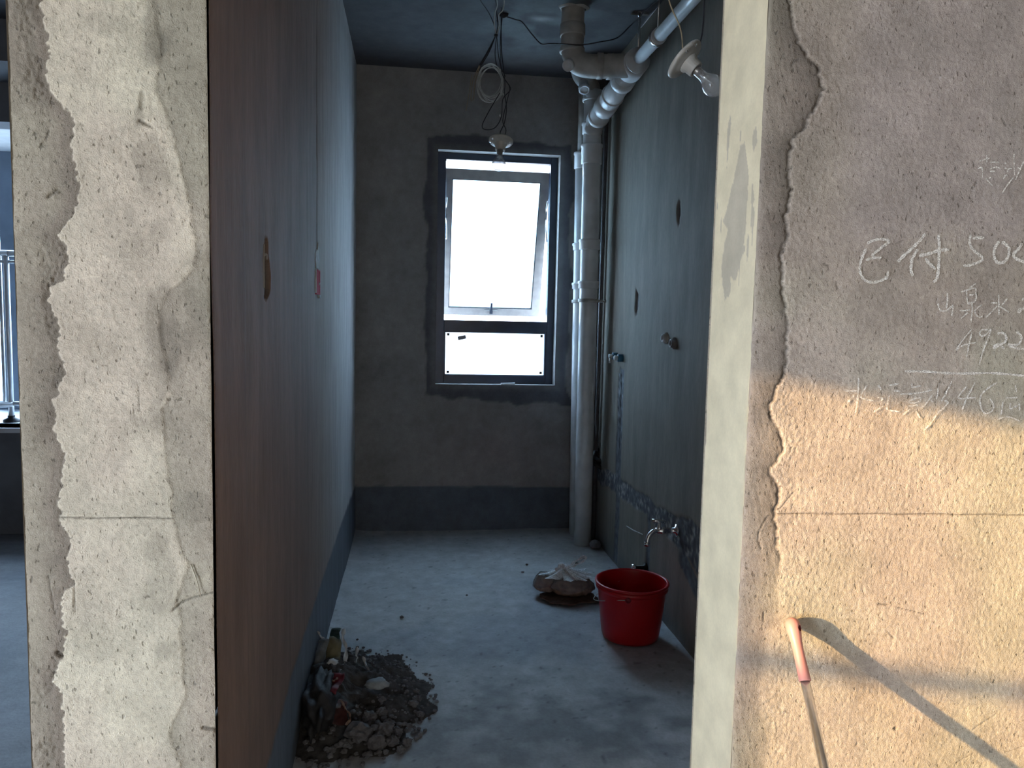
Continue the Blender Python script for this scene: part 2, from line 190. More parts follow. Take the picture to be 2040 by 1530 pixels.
def glassy(name, col=(1, 1, 1), refl=0.12, rough=0.02, body=0.0, bodycol=(1, 1, 1)):
    m = bpy.data.materials.new(name); m.use_nodes = True; nt = m.node_tree; N = nt.nodes; L = nt.links
    for n in list(N): N.remove(n)
    o = N.new('ShaderNodeOutputMaterial'); t = N.new('ShaderNodeBsdfTransparent'); g = N.new('ShaderNodeBsdfGlossy')
    t.inputs[0].default_value = (*col, 1); g.inputs['Roughness'].default_value = rough
    lw = N.new('ShaderNodeLayerWeight'); lw.inputs['Blend'].default_value = refl
    mx = N.new('ShaderNodeMixShader'); L.new(lw.outputs['Facing'] if refl > 0.3 else lw.outputs['Fresnel'], mx.inputs[0])
    L.new(t.outputs[0], mx.inputs[1]); L.new(g.outputs[0], mx.inputs[2]); last = mx
    if body:
        d = N.new('ShaderNodeBsdfDiffuse'); d.inputs[0].default_value = (*bodycol, 1)
        m2 = N.new('ShaderNodeMixShader')
        nz = N.new('ShaderNodeTexNoise'); nz.inputs['Scale'].default_value = 30
        mr = N.new('ShaderNodeMapRange'); mr.inputs['From Min'].default_value = 0.3; mr.inputs['From Max'].default_value = 0.7
        mr.inputs['To Min'].default_value = body * 0.6; mr.inputs['To Max'].default_value = min(1, body * 1.4)
        L.new(nz.outputs['Fac'], mr.inputs['Value']); L.new(mr.outputs[0], m2.inputs[0])
        L.new(mx.outputs[0], m2.inputs[1]); L.new(d.outputs[0], m2.inputs[2]); last = m2
    L.new(last.outputs[0], o.inputs[0]); return m
M['bulb'] = glassy('clear_bulb_glass', (0.93, 0.95, 0.97), 0.5, 0.05, body=0.16, bodycol=(0.8, 0.82, 0.85))
M['film'] = glassy('thin_plastic_film', (0.85, 0.87, 0.9), 0.30, 0.12, body=0.7, bodycol=(0.92, 0.94, 0.97))
M['thinfilm'] = glassy('thin_bag_film', (0.9, 0.9, 0.92), 0.25, 0.15, body=0.16, bodycol=(0.8, 0.82, 0.86))
M['pane'] = glassy('clear_pane', (0.80, 0.86, 0.90), 0.10, 0.02)
def frosted(name, col):
    m = bpy.data.materials.new(name); m.use_nodes = True; nt = m.node_tree; N = nt.nodes; L = nt.links
    for n in list(N): N.remove(n)
    o = N.new('ShaderNodeOutputMaterial'); t = N.new('ShaderNodeBsdfTranslucent'); d = N.new('ShaderNodeBsdfDiffuse')
    tc = N.new('ShaderNodeTexCoord'); nz = N.new('ShaderNodeTexNoise'); nz.inputs['Scale'].default_value = 5
    r = N.new('ShaderNodeValToRGB'); r.color_ramp.elements[0].color = (*[c * 0.97 for c in col], 1); r.color_ramp.elements[1].color = (*col, 1)
    L.new(tc.outputs['Object'], nz.inputs['Vector']); L.new(nz.outputs['Fac'], r.inputs['Fac']); L.new(r.outputs['Color'], t.inputs[0])
    d.inputs[0].default_value = (0.6, 0.62, 0.64, 1)
    mx = N.new('ShaderNodeMixShader'); mx.inputs[0].default_value = 0.12
    L.new(t.outputs[0], mx.inputs[1]); L.new(d.outputs[0], mx.inputs[2]); L.new(mx.outputs[0], o.inputs[0]); return m
M['frost'] = frosted('frosted_pane', (0.80, 0.93, 0.97))
M['frost2'] = frosted('filmed_pane', (0.86, 0.93, 0.97))
def chalk_mat():
    m = bpy.data.materials.new('chalk'); m.use_nodes = True; nt = m.node_tree; N = nt.nodes; L = nt.links
    b = N['Principled BSDF']; b.inputs['Base Color'].default_value = (0.80, 0.78, 0.74, 1); b.inputs['Roughness'].default_value = 1; b.inputs['Specular IOR Level'].default_value = 0
    tc = N.new('ShaderNodeTexCoord'); n = N.new('ShaderNodeTexNoise'); n.inputs['Scale'].default_value = 520; n.inputs['Detail'].default_value = 3
    mr = N.new('ShaderNodeMapRange'); mr.inputs['From Min'].default_value = 0.38; mr.inputs['From Max'].default_value = 0.62
    mr.inputs['To Min'].default_value = 0.35; mr.inputs['To Max'].default_value = 1.0
    L.new(tc.outputs['Object'], n.inputs['Vector']); L.new(n.outputs['Fac'], mr.inputs['Value'])
    L.new(mr.outputs[0], b.inputs['Alpha']); return m
M['chalk'] = chalk_mat()

# ------------------------------------------------------------ object helpers
def link(name, me, mat=None, parent=None):
    o = bpy.data.objects.new(name, me); COL.objects.link(o)
    if mat is not None: me.materials.append(mat)
    if parent is not None: o.parent = parent
    return o
def thing(name, label, cat, loc=(0, 0, 0), group=None):
    o = bpy.data.objects.new(name, None); COL.objects.link(o); o.empty_display_size = 0.05
    o.location = loc; o['label'] = label; o['category'] = cat
    if group: o['group'] = group
    return o
def tag(o, label, cat, group=None):
    o['label'] = label; o['category'] = cat
    if group: o['group'] = group
    return o
class B:
    """collects geometry in world coordinates; build() makes one mesh object whose origin sits at its parent."""
    def __init__(s): s.v = []; s.f = []; s.sm = []
    def add(s, v, f, smooth=True):
        k = len(s.v); s.v += [tuple(p) for p in v]; s.f += [tuple(i + k for i in q) for q in f]; s.sm += [smooth] * len(f); return s
    def box(s, a, b, bev=0.0):
        bm = bmesh.new(); bmesh.ops.create_cube(bm, size=1)
        for v in bm.verts:
            v.co = Vector([(a[i] + b[i]) / 2 + v.co[i] * (b[i] - a[i]) for i in range(3)])
        if bev: bmesh.ops.bevel(bm, geom=list(bm.edges), offset=bev, segments=2, affect='EDGES', profile=0.5)
        s.bm(bm, False); return s
    def bm(s, bm, smooth=True, mat=None):
        bm.verts.index_update()
        s.add([(mat @ v.co) if mat else v.co for v in bm.verts], [[v.index for v in f.verts] for f in bm.faces], smooth); bm.free(); return s
    def tube(s, pts, r, seg=12, caps=True):
        pts = [Vector(p) for p in pts]; n = len(pts)
        rs = r if isinstance(r, (list, tuple)) else [r] * n
        d = (pts[1] - pts[0]).normalized(); up = Vector((0, 0, 1)) if abs(d.z) < 0.9 else Vector((1, 0, 0))
        u = d.cross(up).normalized(); V = []; F = []
        for i in range(n):
            t = (pts[min(i + 1, n - 1)] - pts[max(i - 1, 0)]).normalized()
            u = (u - t * u.dot(t)).normalized(); w = t.cross(u)
            for k in range(seg):
                a = 2 * PI * k / seg; V.append(pts[i] + (u * math.cos(a) + w * math.sin(a)) * rs[i])
        for i in range(n - 1):
            for k in range(seg):
                F.append((i * seg + k, i * seg + (k + 1) % seg, (i + 1) * seg + (k + 1) % seg, (i + 1) * seg + k))
        s.add(V, F)
        if caps: s.add([V[k] for k in range(seg)], [tuple(range(seg))[::-1]], False); s.add([V[(n - 1) * seg + k] for k in range(seg)], [tuple(range(seg))], False)
        return s
    def lathe(s, prof, origin=(0, 0, 0), axis=(0, 0, 1), seg=32, fn=None):
        """prof: (radius, height along axis)"""
        q = Vector(axis).to_track_quat('Z', 'Y').to_matrix(); o = Vector(origin); V = []; F = []
        for j, (r, h) in enumerate(prof):
            for k in range(seg):
                a = 2 * PI * k / seg; rr = r * (fn(a, h) if fn else 1)
                V.append(o + q @ Vector((rr * math.cos(a), rr * math.sin(a), h)))
        for j in range(len(prof) - 1):
            for k in range(seg):
                F.append((j * seg + k, j * seg + (k + 1) % seg, (j + 1) * seg + (k + 1) % seg, (j + 1) * seg + k))
        s.add(V, F); return s
    def build(s, name, mat, parent=None):
        off = parent.matrix_world.translation if parent is not None and False else Vector((0, 0, 0))
        if parent is not None:
            p = parent; off = Vector(p.location)
            while p.parent is not None: p = p.parent; off += Vector(p.location)
        me = bpy.data.meshes.new(name); me.from_pydata([Vector(v) - off for v in s.v], [], s.f); me.update()
        me.polygons.foreach_set('use_smooth', s.sm)
        bm = bmesh.new(); bm.from_mesh(me); bmesh.ops.remove_doubles(bm, verts=bm.verts, dist=1e-5)
        bmesh.ops.recalc_face_normals(bm, faces=bm.faces); bm.to_mesh(me); bm.free()
        return link(name, me, mat, parent)
def smooth_path(pts, n=8):
    """Catmull-Rom through the points"""
    p = [Vector(q) for q in pts]; p = [p[0] * 2 - p[1]] + p + [p[-1] * 2 - p[-2]]; out = []
    for i in range(1, len(p) - 2):
        a, b, c, d = p[i - 1], p[i], p[i + 1], p[i + 2]
        for k in range(n):
            t = k / n; out.append(0.5 * ((2 * b) + (c - a) * t + (2 * a - 5 * b + 4 * c - d) * t * t + (3 * b - a - 3 * c + d) * t ** 3))
    out.append(p[-2]); return out

class Surf:
    """big relief surfaces: grids with per-vertex albedo, all in one structure mesh"""
    def __init__(s): s.V = []; s.F = []; s.C = []; s.n = 0
    def grid(s, us, vs, fn, flip=False):
        """fn(U, V) -> (X, Y, Z, rgb)"""
        U, Vv = np.meshgrid(np.asarray(us, float), np.asarray(vs, float), indexing='ij')
        X, Y, Z, C = fn(U, Vv); nu, nv = U.shape
        s.V.append(np.stack([X + 0 * U, Y + 0 * U, Z + 0 * U], -1).reshape(-1, 3)); s.C.append(np.clip(C, 0.005, 0.95).reshape(-1, 3))
        i = np.arange(nu - 1)[:, None] * nv + np.arange(nv - 1)[None, :]; i = i.reshape(-1) + s.n
        q = np.stack([i, i + 1, i + nv + 1, i + nv], -1) if flip else np.stack([i, i + nv, i + nv + 1, i + 1], -1)
        s.F.append(q); s.n += nu * nv; return s
    def quad(s, pts, col):
        s.V.append(np.array(pts, float)); s.C.append(np.tile(np.array(col, float), (4, 1))); s.F.append(np.array([[0, 1, 2, 3]]) + s.n); s.n += 4; return s
    def build(s, name, mat):
        V = np.concatenate(s.V); F = np.concatenate(s.F); C = np.concatenate(s.C)
        me = bpy.data.meshes.new(name); me.vertices.add(len(V)); me.vertices.foreach_set('co', V.ravel())
        me.loops.add(F.size); me.loops.foreach_set('vertex_index', F.ravel().astype(np.int32))
        me.polygons.add(len(F)); me.polygons.foreach_set('loop_start', (np.arange(len(F)) * 4).astype(np.int32))
        me.polygons.foreach_set('loop_total', np.full(len(F), 4, np.int32)); me.update(calc_edges=True)
        me.polygons.foreach_set('use_smooth', np.ones(len(F), bool))
        a = me.attributes.new('Col', 'FLOAT_COLOR', 'POINT'); a.data.foreach_set('color', np.concatenate([C, np.ones((len(C), 1))], 1).ravel())
        o = link(name, me, mat); o['kind'] = 'structure'; return o
def rgb(base, f): return np.asarray(base)[None, None, :] * f[..., None]
def mixc(a, b, t): return a * (1 - t[..., None]) + b * t[..., None]
def axis(*spans):
    out = []
    for a, b, st in spans:
        n = max(1, int(round((b - a) / st))); out += list(np.linspace(a, b, n + 1)[:-1])
    out.append(spans[-1][1]); return np.array(out)

# ------------------------------------------------------------ room measures
YF = 1.336; YB = 4.70; XL = -0.338; XJ = 0.631; XR = 1.14; ZC = 2.83; TJ = 0.21

G_ARR = [(hw, d, t, p, min(a[0] for a in p) - .01, max(a[0] for a in p) + .01, min(a[1] for a in p) - .01, max(a[1] for a in p) + .01) for hw, d, t, p in GROOVES]
def grooves(x, z):
    dep = np.zeros(x.shape); tint = np.ones(x.shape)
    for hw, d, t, p, x0, x1, z0, z1 in G_ARR:
        m = (x > x0) & (x < x1) & (z > z0) & (z < z1)
        if not m.any(): continue
        k = np.clip(1 - segdist(x[m] + vn(x[m] * 300, z[m] * 300, 5) * hw * .8, z[m] + vn(x[m] * 260, z[m] * 260, 6) * hw * .8, p) / (hw * 1.6), 0, 1)
        dep[m] += d * sstep(0, .7, k); tint[m] *= 1 - (1 - t) * sstep(0, .6, k)
    return dep, tint
def jitter(z, s, amp):
    return vn(z * 90, z * 0, s) * amp + vn(z * 260, z * 0, s + 1) * amp * .6
crz, crx = np.array(CRACK).T; plz, plx = np.array(PIL_L).T; prz, prx = np.array(PIL_R).T
def h_right(x, z):
    """relief of the right-hand front wall (towards the viewer positive) and its albedo factors"""
    xl = np.interp(z, crz, crx) + jitter(z, 40, .006) + .0045 * fbm(x * 130, z * 130, 37, 3)
    d = x - xl
    soft = sstep(.80, .97, z); wid = .0009 * soft + .016 * (1 - soft)
    main = sstep(-wid, wid, d)
    strip = (1 - main)
    h = -.0036 * np.exp(np.minimum(d, 0) / .030) * strip * (.45 + .55 * soft)
    h += .0010 * main * np.exp(-np.maximum(d, 0) / .05) * (.5 + .5 * soft) * (1 + 1.2 * vn(x * 20, z * 30, 48))
    rag = fbm(x * 220, z * 150, 3, 3)
    crev = np.exp(-((d + .0028) / .0024) ** 2) * soft * np.clip(.75 + 1.2 * vn(z * 70, z * 0, 47), 0, 1.2)
    h -= .0030 * crev
    h += main * .0010 * rag + strip * .0006 * fbm(x * 160, z * 60, 9, 3)
    near = np.exp(-((d - .025) / .03) ** 2) * main
    h += near * .0016 * fbm(x * 330, z * 260, 12, 2)
    h += .003 * fbm(x * 6, z * 5, 21, 3)
    # long slanting comb marks left of the crack, spalled patch
    h += strip * .0009 * vn(x * 240 + z * 60, z * 26, 33)
    # edge strip wears away at the corner
    h -= .004 * np.exp(-(x - XJ) / .004) * (1 + 1.3 * vn(z * 60, z * 0, 50))
    g, t = grooves(x, z); h -= g
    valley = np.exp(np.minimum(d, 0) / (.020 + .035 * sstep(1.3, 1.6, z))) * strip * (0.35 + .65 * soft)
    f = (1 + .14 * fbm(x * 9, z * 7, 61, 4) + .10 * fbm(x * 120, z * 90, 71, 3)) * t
    f *= (1 - .46 * valley - .14 * strip) * (1 - .35 * np.clip(crev, 0, 1)) * 1.06  # valley: dirt and the sloping strip's shade put into the albedo
    f *= 1 - .16 * np.exp(-((d - .03) / .05) ** 2) * main * sstep(1.35, 1.5, z)
    # damp darker field of the wall behind the writing
    damp = sstep(-.02, .06, 1.505 + .02 * vn(x * 9, z * 0, 77) - z) * sstep(-.03, .05, x - .82 + .05 * vn(z * 7, z * 0, 78)) * sstep(-.02, .03, z - 1.30)
    f *= 1 - .15 * damp
    return h, f, valley
def front_right(U, Z):
    h, f, val = h_right(U, Z)
    w = sstep(-.3, .35, fbm(U * 4, Z * 4, 91, 3))
    c = mixc(rgb((.405, .375, .305), f), rgb((.405, .35, .305), f), w)
    up = sstep(1.46, 1.56, Z + .02 * vn(U * 9, U * 0, 77)) * sstep(.75, .85, U)
    c = mixc(c, rgb((.385, .335, .315), f), up * .8) * (1 - .14 * sstep(1.40, 1.62, Z))[..., None]
    return U, YF - h, Z, c
def h_pillar(x, z):
    xl = np.interp(z, plz, plx) + jitter(z, 42, .007) + .005 * fbm(x * 130, z * 130, 38, 3); xr = np.interp(z, prz, prx) + jitter(z, 44, .004)
    dl = x - xl; dr = xr - x
    ml = sstep(-.0011, .0011, dl); mrr = sstep(-.004, .004, dr); mid = ml * mrr
    vl = np.exp(np.minimum(dl, 0) / .028) * (1 - ml); vr = np.exp(np.minimum(dr, 0) / .02) * (1 - mrr)
    h = -.0036 * vl - .0014 * vr + mid * .0006 + .0010 * mid * np.exp(-np.maximum(dl, 0) / .03)
    h += mid * .0009 * fbm(x * 190, z * 150, 103, 3) + (1 - mid) * .0007 * fbm(x * 200, z * 90, 109, 3)
    pock = sstep(.05, .35, fbm(x * 16, z * 9, 115, 3)) * (1 - ml) * np.exp(-((dl + .02) / .03) ** 2)
    h -= pock * .004 * np.clip(fbm(x * 260, z * 150, 117, 2) + .2, 0, 1)
    h += .0025 * fbm(x * 6, z * 5, 121, 3)
    for xe in (-.6425, XL): h -= .0012 * np.exp(-np.abs(x - xe) / .003) * (1 + 1.3 * vn(z * 60, z * 0, 50))
    g, t = grooves(x, z); h -= g
    f = (1 + .28 * fbm(x * 11, z * 9, 161, 4) + .10 * fbm(x * 110, z * 80, 171, 3)) * t
    f *= (1 + .22 * mid) * (1 - .40 * vl - .15 * vr) * (1 - .2 * pock)  # vl, vr: dirt and slope shade beside the ragged lines, in the albedo
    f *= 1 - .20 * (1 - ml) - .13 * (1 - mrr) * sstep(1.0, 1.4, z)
    # irregular darker trowel stains
    s1 = sstep(.18, .5, fbm(x * 14 + 3, z * 10, 181, 4)) * sstep(-.52, -.44, x)
    f *= 1 - .22 * s1
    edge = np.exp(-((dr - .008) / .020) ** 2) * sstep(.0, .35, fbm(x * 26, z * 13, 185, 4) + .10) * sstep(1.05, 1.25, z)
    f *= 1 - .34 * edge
    f *= .94
    for cx, cz, rx, rz, k in ((-.405, 1.29, .022, .055, .22), (-.445, 1.66, .010, .022, .3), (-.50, 1.80, .05, .02, .16), (-.41, 1.78, .03, .03, .16), (-.42, 1.47, .02, .025, .12)):
        f *= 1 - k * sstep(1.1, .6, np.hypot((x - cx) / rx, (z - cz) / rz) + .35 * fbm(x * 40, z * 30, 191, 3))
    return h, f, vl
def front_pillar(U, Z):
    h, f, vl = h_pillar(U, Z)
    w = sstep(-.35, .35, fbm(U * 7, Z * 4, 93, 3)); wm = np.maximum(w * .6, np.clip(vl * 1.6, 0, 1) * .8)
    c = mixc(rgb((.43, .40, .325), f), rgb((.39, .335, .285), f), wm)
    return U, YF - h, Z, c

# ------------------------------------------------------------ wall_left: partition whose end is the rough pillar on the left
BROWN = (.190, .128, .098); GREY = (.30, .295, .28); BAND = (.120, .140, .170)
def wl_face(Yv, Z):
    bt = np.interp(Yv, [1.5, 1.8, 2.3, 3.3, 4.7], [.235, .25, .30, .312, .295]) + .008 * vn(Yv * 14, Yv * 0, 7)
    band = sstep(.003, -.003, Z - bt)
    x = XL + .003 * fbm(Yv * 3, Z * 2, 201, 3) + .0012 * vn(Yv * 40, Z * 6, 207) + .003 * band
    seam = 1.60 + .006 * vn(Z * 5, Z * 0, 211)
    x = x + .004 * sstep(.004, -.004, Yv - seam)
    gr = np.exp(-((Yv - 2.795) / .008) ** 2) * sstep(1.5, 1.56, Z)
    x = x - .006 * gr
    f = 1 + .16 * fbm(Yv * 24, Z * 1.6, 221, 4) + .10 * fbm(Yv * 5, Z * 4, 231, 4)
    f *= 1 - .35 * gr - .18 * np.exp(-((Yv - seam) / .012) ** 2)
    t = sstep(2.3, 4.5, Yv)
    c = mixc(rgb(BROWN, f), rgb((.42, .415, .42), f), t)  # window light put into the albedo: pale at the back, dark near the doorway
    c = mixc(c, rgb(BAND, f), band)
    h1 = np.array([(1.825, 1.515), (1.845, 1.52), (1.862, 1.505), (1.862, 1.475), (1.88, 1.46), (1.895, 1.43), (1.89, 1.40), (1.865, 1.385), (1.835, 1.375), (1.812, 1.38), (1.815, 1.42), (1.805, 1.46), (1.815, 1.49)])
    k = inpoly(Yv + .004 * vn(Yv * 90, Z * 90, 3), Z + .004 * vn(Yv * 80, Z * 80, 4), [tuple(q) for q in h1]).astype(float)
    x = x - .010 * k * (1 + .5 * fbm(Yv * 50, Z * 40, 33, 2)); c = mixc(c, rgb((.10, .09, .085), f), k * .8)
    return x, Yv, Z, c
S = Surf()
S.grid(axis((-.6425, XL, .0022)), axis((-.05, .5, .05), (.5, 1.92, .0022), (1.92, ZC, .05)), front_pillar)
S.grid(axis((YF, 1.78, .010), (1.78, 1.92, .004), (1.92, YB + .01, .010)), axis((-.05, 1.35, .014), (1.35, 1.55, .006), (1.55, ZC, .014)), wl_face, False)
gc = (.36, .33, .29)
S.quad([(-.6425, YB, 0), (-.6425, YF, 0), (-.6425, YF, ZC), (-.6425, YB, ZC)], gc)
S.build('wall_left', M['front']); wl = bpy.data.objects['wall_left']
wl.data.materials.append(M['inner'])
def set_mat(o, test, idx):
    me = o.data; n = len(me.polygons); c = np.empty(n * 3); me.polygons.foreach_get('center', c); c = c.reshape(-1, 3)
    mi = np.zeros(n, np.int32); mi[test(c)] = idx; me.polygons.foreach_set('material_index', mi)
set_mat(wl, lambda c: c[:, 1] > YF + .012, 1)

# ------------------------------------------------------------ wall_front: right-hand front wall with jamb
S = Surf()
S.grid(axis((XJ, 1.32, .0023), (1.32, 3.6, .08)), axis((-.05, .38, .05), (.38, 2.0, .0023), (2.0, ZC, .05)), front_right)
def jamb(Yv, Z):
    h, f0, v = h_right(np.full_like(Z, XJ), Z)
    ed = np.exp(-np.abs(Yv - (YF + TJ)) / .004)
    chip = sstep(.25, .45, fbm(Z * 9, Z * 0 + 2, 251, 3)) * sstep(1.2, 1.0, Z)
    x = XJ + .0012 * fbm(Yv * 8, Z * 4, 241, 3) + ed * (.003 + .012 * chip)
    f = 1 + .05 * fbm(Yv * 10, Z * 5, 243, 4)
    spot = np.zeros(Z.shape)
    yy = Yv + .0035 * fbm(Yv * 60, Z * 60, 245, 3); zz = Z + .010 * fbm(Yv * 50, Z * 40, 246, 3)
    for p in JAMB_SPOTS: spot = np.maximum(spot, inpoly(yy, zz, p).astype(float))
    spot = np.maximum(spot, (vn(Yv * 120, Z * 22, 247) + .9 * np.exp(-((Z - 1.5) / .14) ** 2) - .95 > .06).astype(float))
    x = x + .0006 * spot
    c = mixc(rgb((.66, .59, .43), f), rgb((.46, .415, .33), f), spot)
    c = mixc(c, rgb((.30, .27, .23), f), np.clip(ed * .35, 0, 1))
    yv = np.where(Yv <= YF + 1e-6, YF - h, Yv)
    return x, yv, Z, c
S.grid(np.concatenate([[YF], axis((YF + .004, YF + TJ, .003))]), axis((-.05, .3, .05), (.3, 2.05, .004), (2.05, ZC, .05)), jamb, True)
S.quad([(XJ, YF + TJ, 0), (3.6, YF + TJ, 0), (3.6, YF + TJ, ZC), (XJ, YF + TJ, ZC)], gc)
wf = S.build('wall_front', M['front'])
wf.data.materials.append(plaster('cream_skim_coat', 0.0003, 160, speck=0.04, rough=0.75))
set_mat(wf, lambda c: (np.abs(c[:, 0] - XJ) < .012) & (c[:, 1] > YF + .003), 1)

# chalk writing on the right-hand wall: every character its own part
def chalk(strokes, w):
    V = []; F = []
    for st in strokes:
        p = [Vector((a, 0, b)) for a, b in st]
        if len(p) > 2: p = smooth_path(p, 5)
        else: p = [p[0].lerp(p[1], k / 8) for k in range(9)]
        n = len(p); k0 = len(V)
        for i in range(n):
            t = (p[min(i + 1, n - 1)] - p[max(i - 1, 0)]).normalized(); s = Vector((-t.z, 0, t.x))
            ww = w * .5 * (1 + .25 * math.sin(i * 1.7 + k0)) * (.6 if i in (0, n - 1) else 1)
            for q in (-1, 0, 1): V.append(p[i] + s * ww * q)
        for i in range(n - 1):
            a = k0 + i * 3; F += [(a, a + 1, a + 4, a + 3), (a + 1, a + 2, a + 5, a + 4)]
    xs = np.array([v.x for v in V]); zs = np.array([v.z for v in V]); h, _, _ = h_right(xs[None], zs[None])
    return [(v.x, YF - h[0][i] - .0030, v.z) for i, v in enumerate(V)], F
for w, strokes in CHALK:
    V, F = chalk(strokes, w); me = bpy.data.meshes.new('chalk_writing'); me.from_pydata(V, [], F); me.update()
    link('chalk_writing', me, M['chalk'], wf)

# ------------------------------------------------------------ wall_back with the window opening
WX0, WX1, WZ0, WZ1 = .150, .906, .929, 2.362
def wb(X, Z):
    d = np.maximum(np.maximum(WX0 - X, X - WX1), np.maximum(WZ0 - Z, Z - WZ1))
    edge = .075 + .055 * fbm(X * 6, Z * 5, 301, 4) + .03 * sstep(.9, .8, Z)
    patch = sstep(.006, -.006, d - edge)
    band = sstep(.004, -.004, Z - (.288 - .012 * (X + .33)) - .006 * vn(X * 16, X * 0, 303))
    fil = .03 * np.exp(-np.maximum(Z, 0) / .03)
    y = YB - .003 * fbm(X * 4, Z * 4, 305, 3) - .003 * patch - .002 * band - fil
    f = 1 + .20 * fbm(X * 5, Z * 5, 307, 4) + .08 * fbm(X * 40, Z * 40, 309, 3)
    c = rgb((.275, .265, .26), f)
    pin = np.exp(-(((X - .55) / .45) ** 2 + ((Z - .5) / .25) ** 2))
    c = mixc(c, rgb((.31, .268, .265), f), pin * .8)
    c = mixc(c, rgb((.115, .12, .135), f), patch * (1 - .35 * sstep(.05, .01, d)))
    c = mixc(c, rgb(BAND, f), band)
    sm = np.exp(-((X - .30) ** 2 + ((Z - 2.62) / .7) ** 2) / .2)
    return X, y, Z, c
S = Surf()
st = .012
xs_l = axis((-.345, WX0, st)); xs_m = axis((WX0, WX1, st)); xs_r = axis((WX1, 1.2, st))
S.grid(xs_l, axis((-.05, 0, .05), (0, ZC, st)), wb); S.grid(xs_r, axis((-.05, 0, .05), (0, ZC, st)), wb)
S.grid(xs_m, axis((-.05, 0, .05), (0, WZ0, st)), wb); S.grid(xs_m, axis((WZ1, ZC, st)), wb)
rv = (.42, .41, .40); YO = 4.94
for a in ([(WX0, YB, WZ0), (WX0, YO, WZ0), (WX0, YO, WZ1), (WX0, YB, WZ1)], [(WX1, YO, WZ0), (WX1, YB, WZ0), (WX1, YB, WZ1), (WX1, YO, WZ1)],
          [(WX0, YB, WZ1), (WX0, YO, WZ1), (WX1, YO, WZ1), (WX1, YB, WZ1)], [(WX0, YO, WZ0), (WX0, YB, WZ0), (WX1, YB, WZ0), (WX1, YO, WZ0)]):
    S.quad(a, rv)
for a, b in (((-.66, 0), (WX0, ZC)), ((WX1, 0), (1.4, ZC)), ((WX0, 0), (WX1, WZ0)), ((WX0, WZ1), (WX1, ZC))):
    S.quad([(b[0], YO, a[1]), (a[0], YO, a[1]), (a[0], YO, b[1]), (b[0], YO, b[1])], (.6, .58, .56))
S.build('wall_back', M['back'])

# ------------------------------------------------------------ wall_right of the bathroom with its filled chases
def wr(Yv, Z):
    def lane(y0, hw, z0, z1, s):
        return sstep(hw + .004, hw - .004, np.abs(Yv - y0 + .012 * vn(Z * 12, Z * 0, s))) * (Z > z0) * (Z < z1)
    l1 = np.maximum(lane(3.985, .040, .0, 1.08, 1), lane(4.03, .022, .45, 1.06, 2))
    gap = sstep(.008, .0, np.abs(Yv - 3.995)) * (Z > .52)
    lo = np.interp(Yv, [2.77, 3.06, 3.38, 3.89, 4.4], [.343, .397, .412, .398, .36]); hi = np.interp(Yv, [2.77, 3.38, 3.9, 4.4], [.545, .497, .495, .455])
    wv = .03 * fbm(Yv * 9, Z * 0, 11, 3)
    l2 = sstep(-.006, .006, Z - lo - wv) * sstep(.006, -.006, Z - hi - wv)
    l3 = lane(3.43, .028, 0, .45, 3)
    l4 = sstep(.05, .035, np.abs(Z - (.36 - (3.0 - Yv) * .42))) * sstep(3.05, 2.98, Yv)
    ch = np.clip(np.maximum.reduce([l1, l2, l3, l4]), 0, 1)
    rough = fbm(Yv * 60, Z * 45, 13, 3)
    x = XR - .003 * fbm(Yv * 3, Z * 3, 15, 3) + ch * (.004 + .006 * rough) + .010 * l1 * gap
    f = 1 + .16 * fbm(Yv * 16, Z * 1.8, 17, 4) + .12 * fbm(Yv * 5, Z * 4, 19, 4)
    c = rgb((.195, .178, .152), f)
    low = sstep(.003, -.003, Z - .285) * sstep(4.3, 3.3, Yv) * .0
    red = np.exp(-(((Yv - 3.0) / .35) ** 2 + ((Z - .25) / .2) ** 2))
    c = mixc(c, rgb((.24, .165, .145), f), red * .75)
    c = mixc(c, rgb((.105, .112, .128), 1 + .7 * rough), ch)
    c = mixc(c, rgb((.36, .40, .44), f), np.clip(l1 * sstep(.6, 1.05, Z) * sstep(-.05, .25, rough), 0, 1) * .7)
    c = mixc(c, rgb((.34, .33, .31), f), np.clip(l2 * sstep(.15, .4, rough + .2 * vn(Yv * 20, Z * 20, 3)), 0, 1))
    c = mixc(c, rgb((.03, .035, .045), f), gap * l1 * .7)
    c = mixc(c, rgb((.10, .115, .135), f), sstep(.12, .0, Z + .06 * vn(Yv * 6, Yv * 0, 5)) * .5)
    for cy, cz, ry, rz in ((3.187, 1.818, .022, .05), (3.758, 1.44, .03, .065)):
        k = sstep(1.15, .7, np.hypot((Yv - cy) / ry, (Z - cz) / rz) + .5 * fbm(Yv * 50, Z * 30, 23, 3))
        x = x + k * .012; c = mixc(c, rgb((.10, .10, .105), f), k * .8)
    return x, Yv, Z, c
S = Surf()
S.grid(axis((YF + TJ, 2.6, .03), (2.6, YB + .01, .009)), axis((-.05, 0, .05), (0, .6, .008), (.6, ZC, .014)), wr, True)
S.build('wall_right', M['rightm'])
o = bpy.data.objects['wall_right']

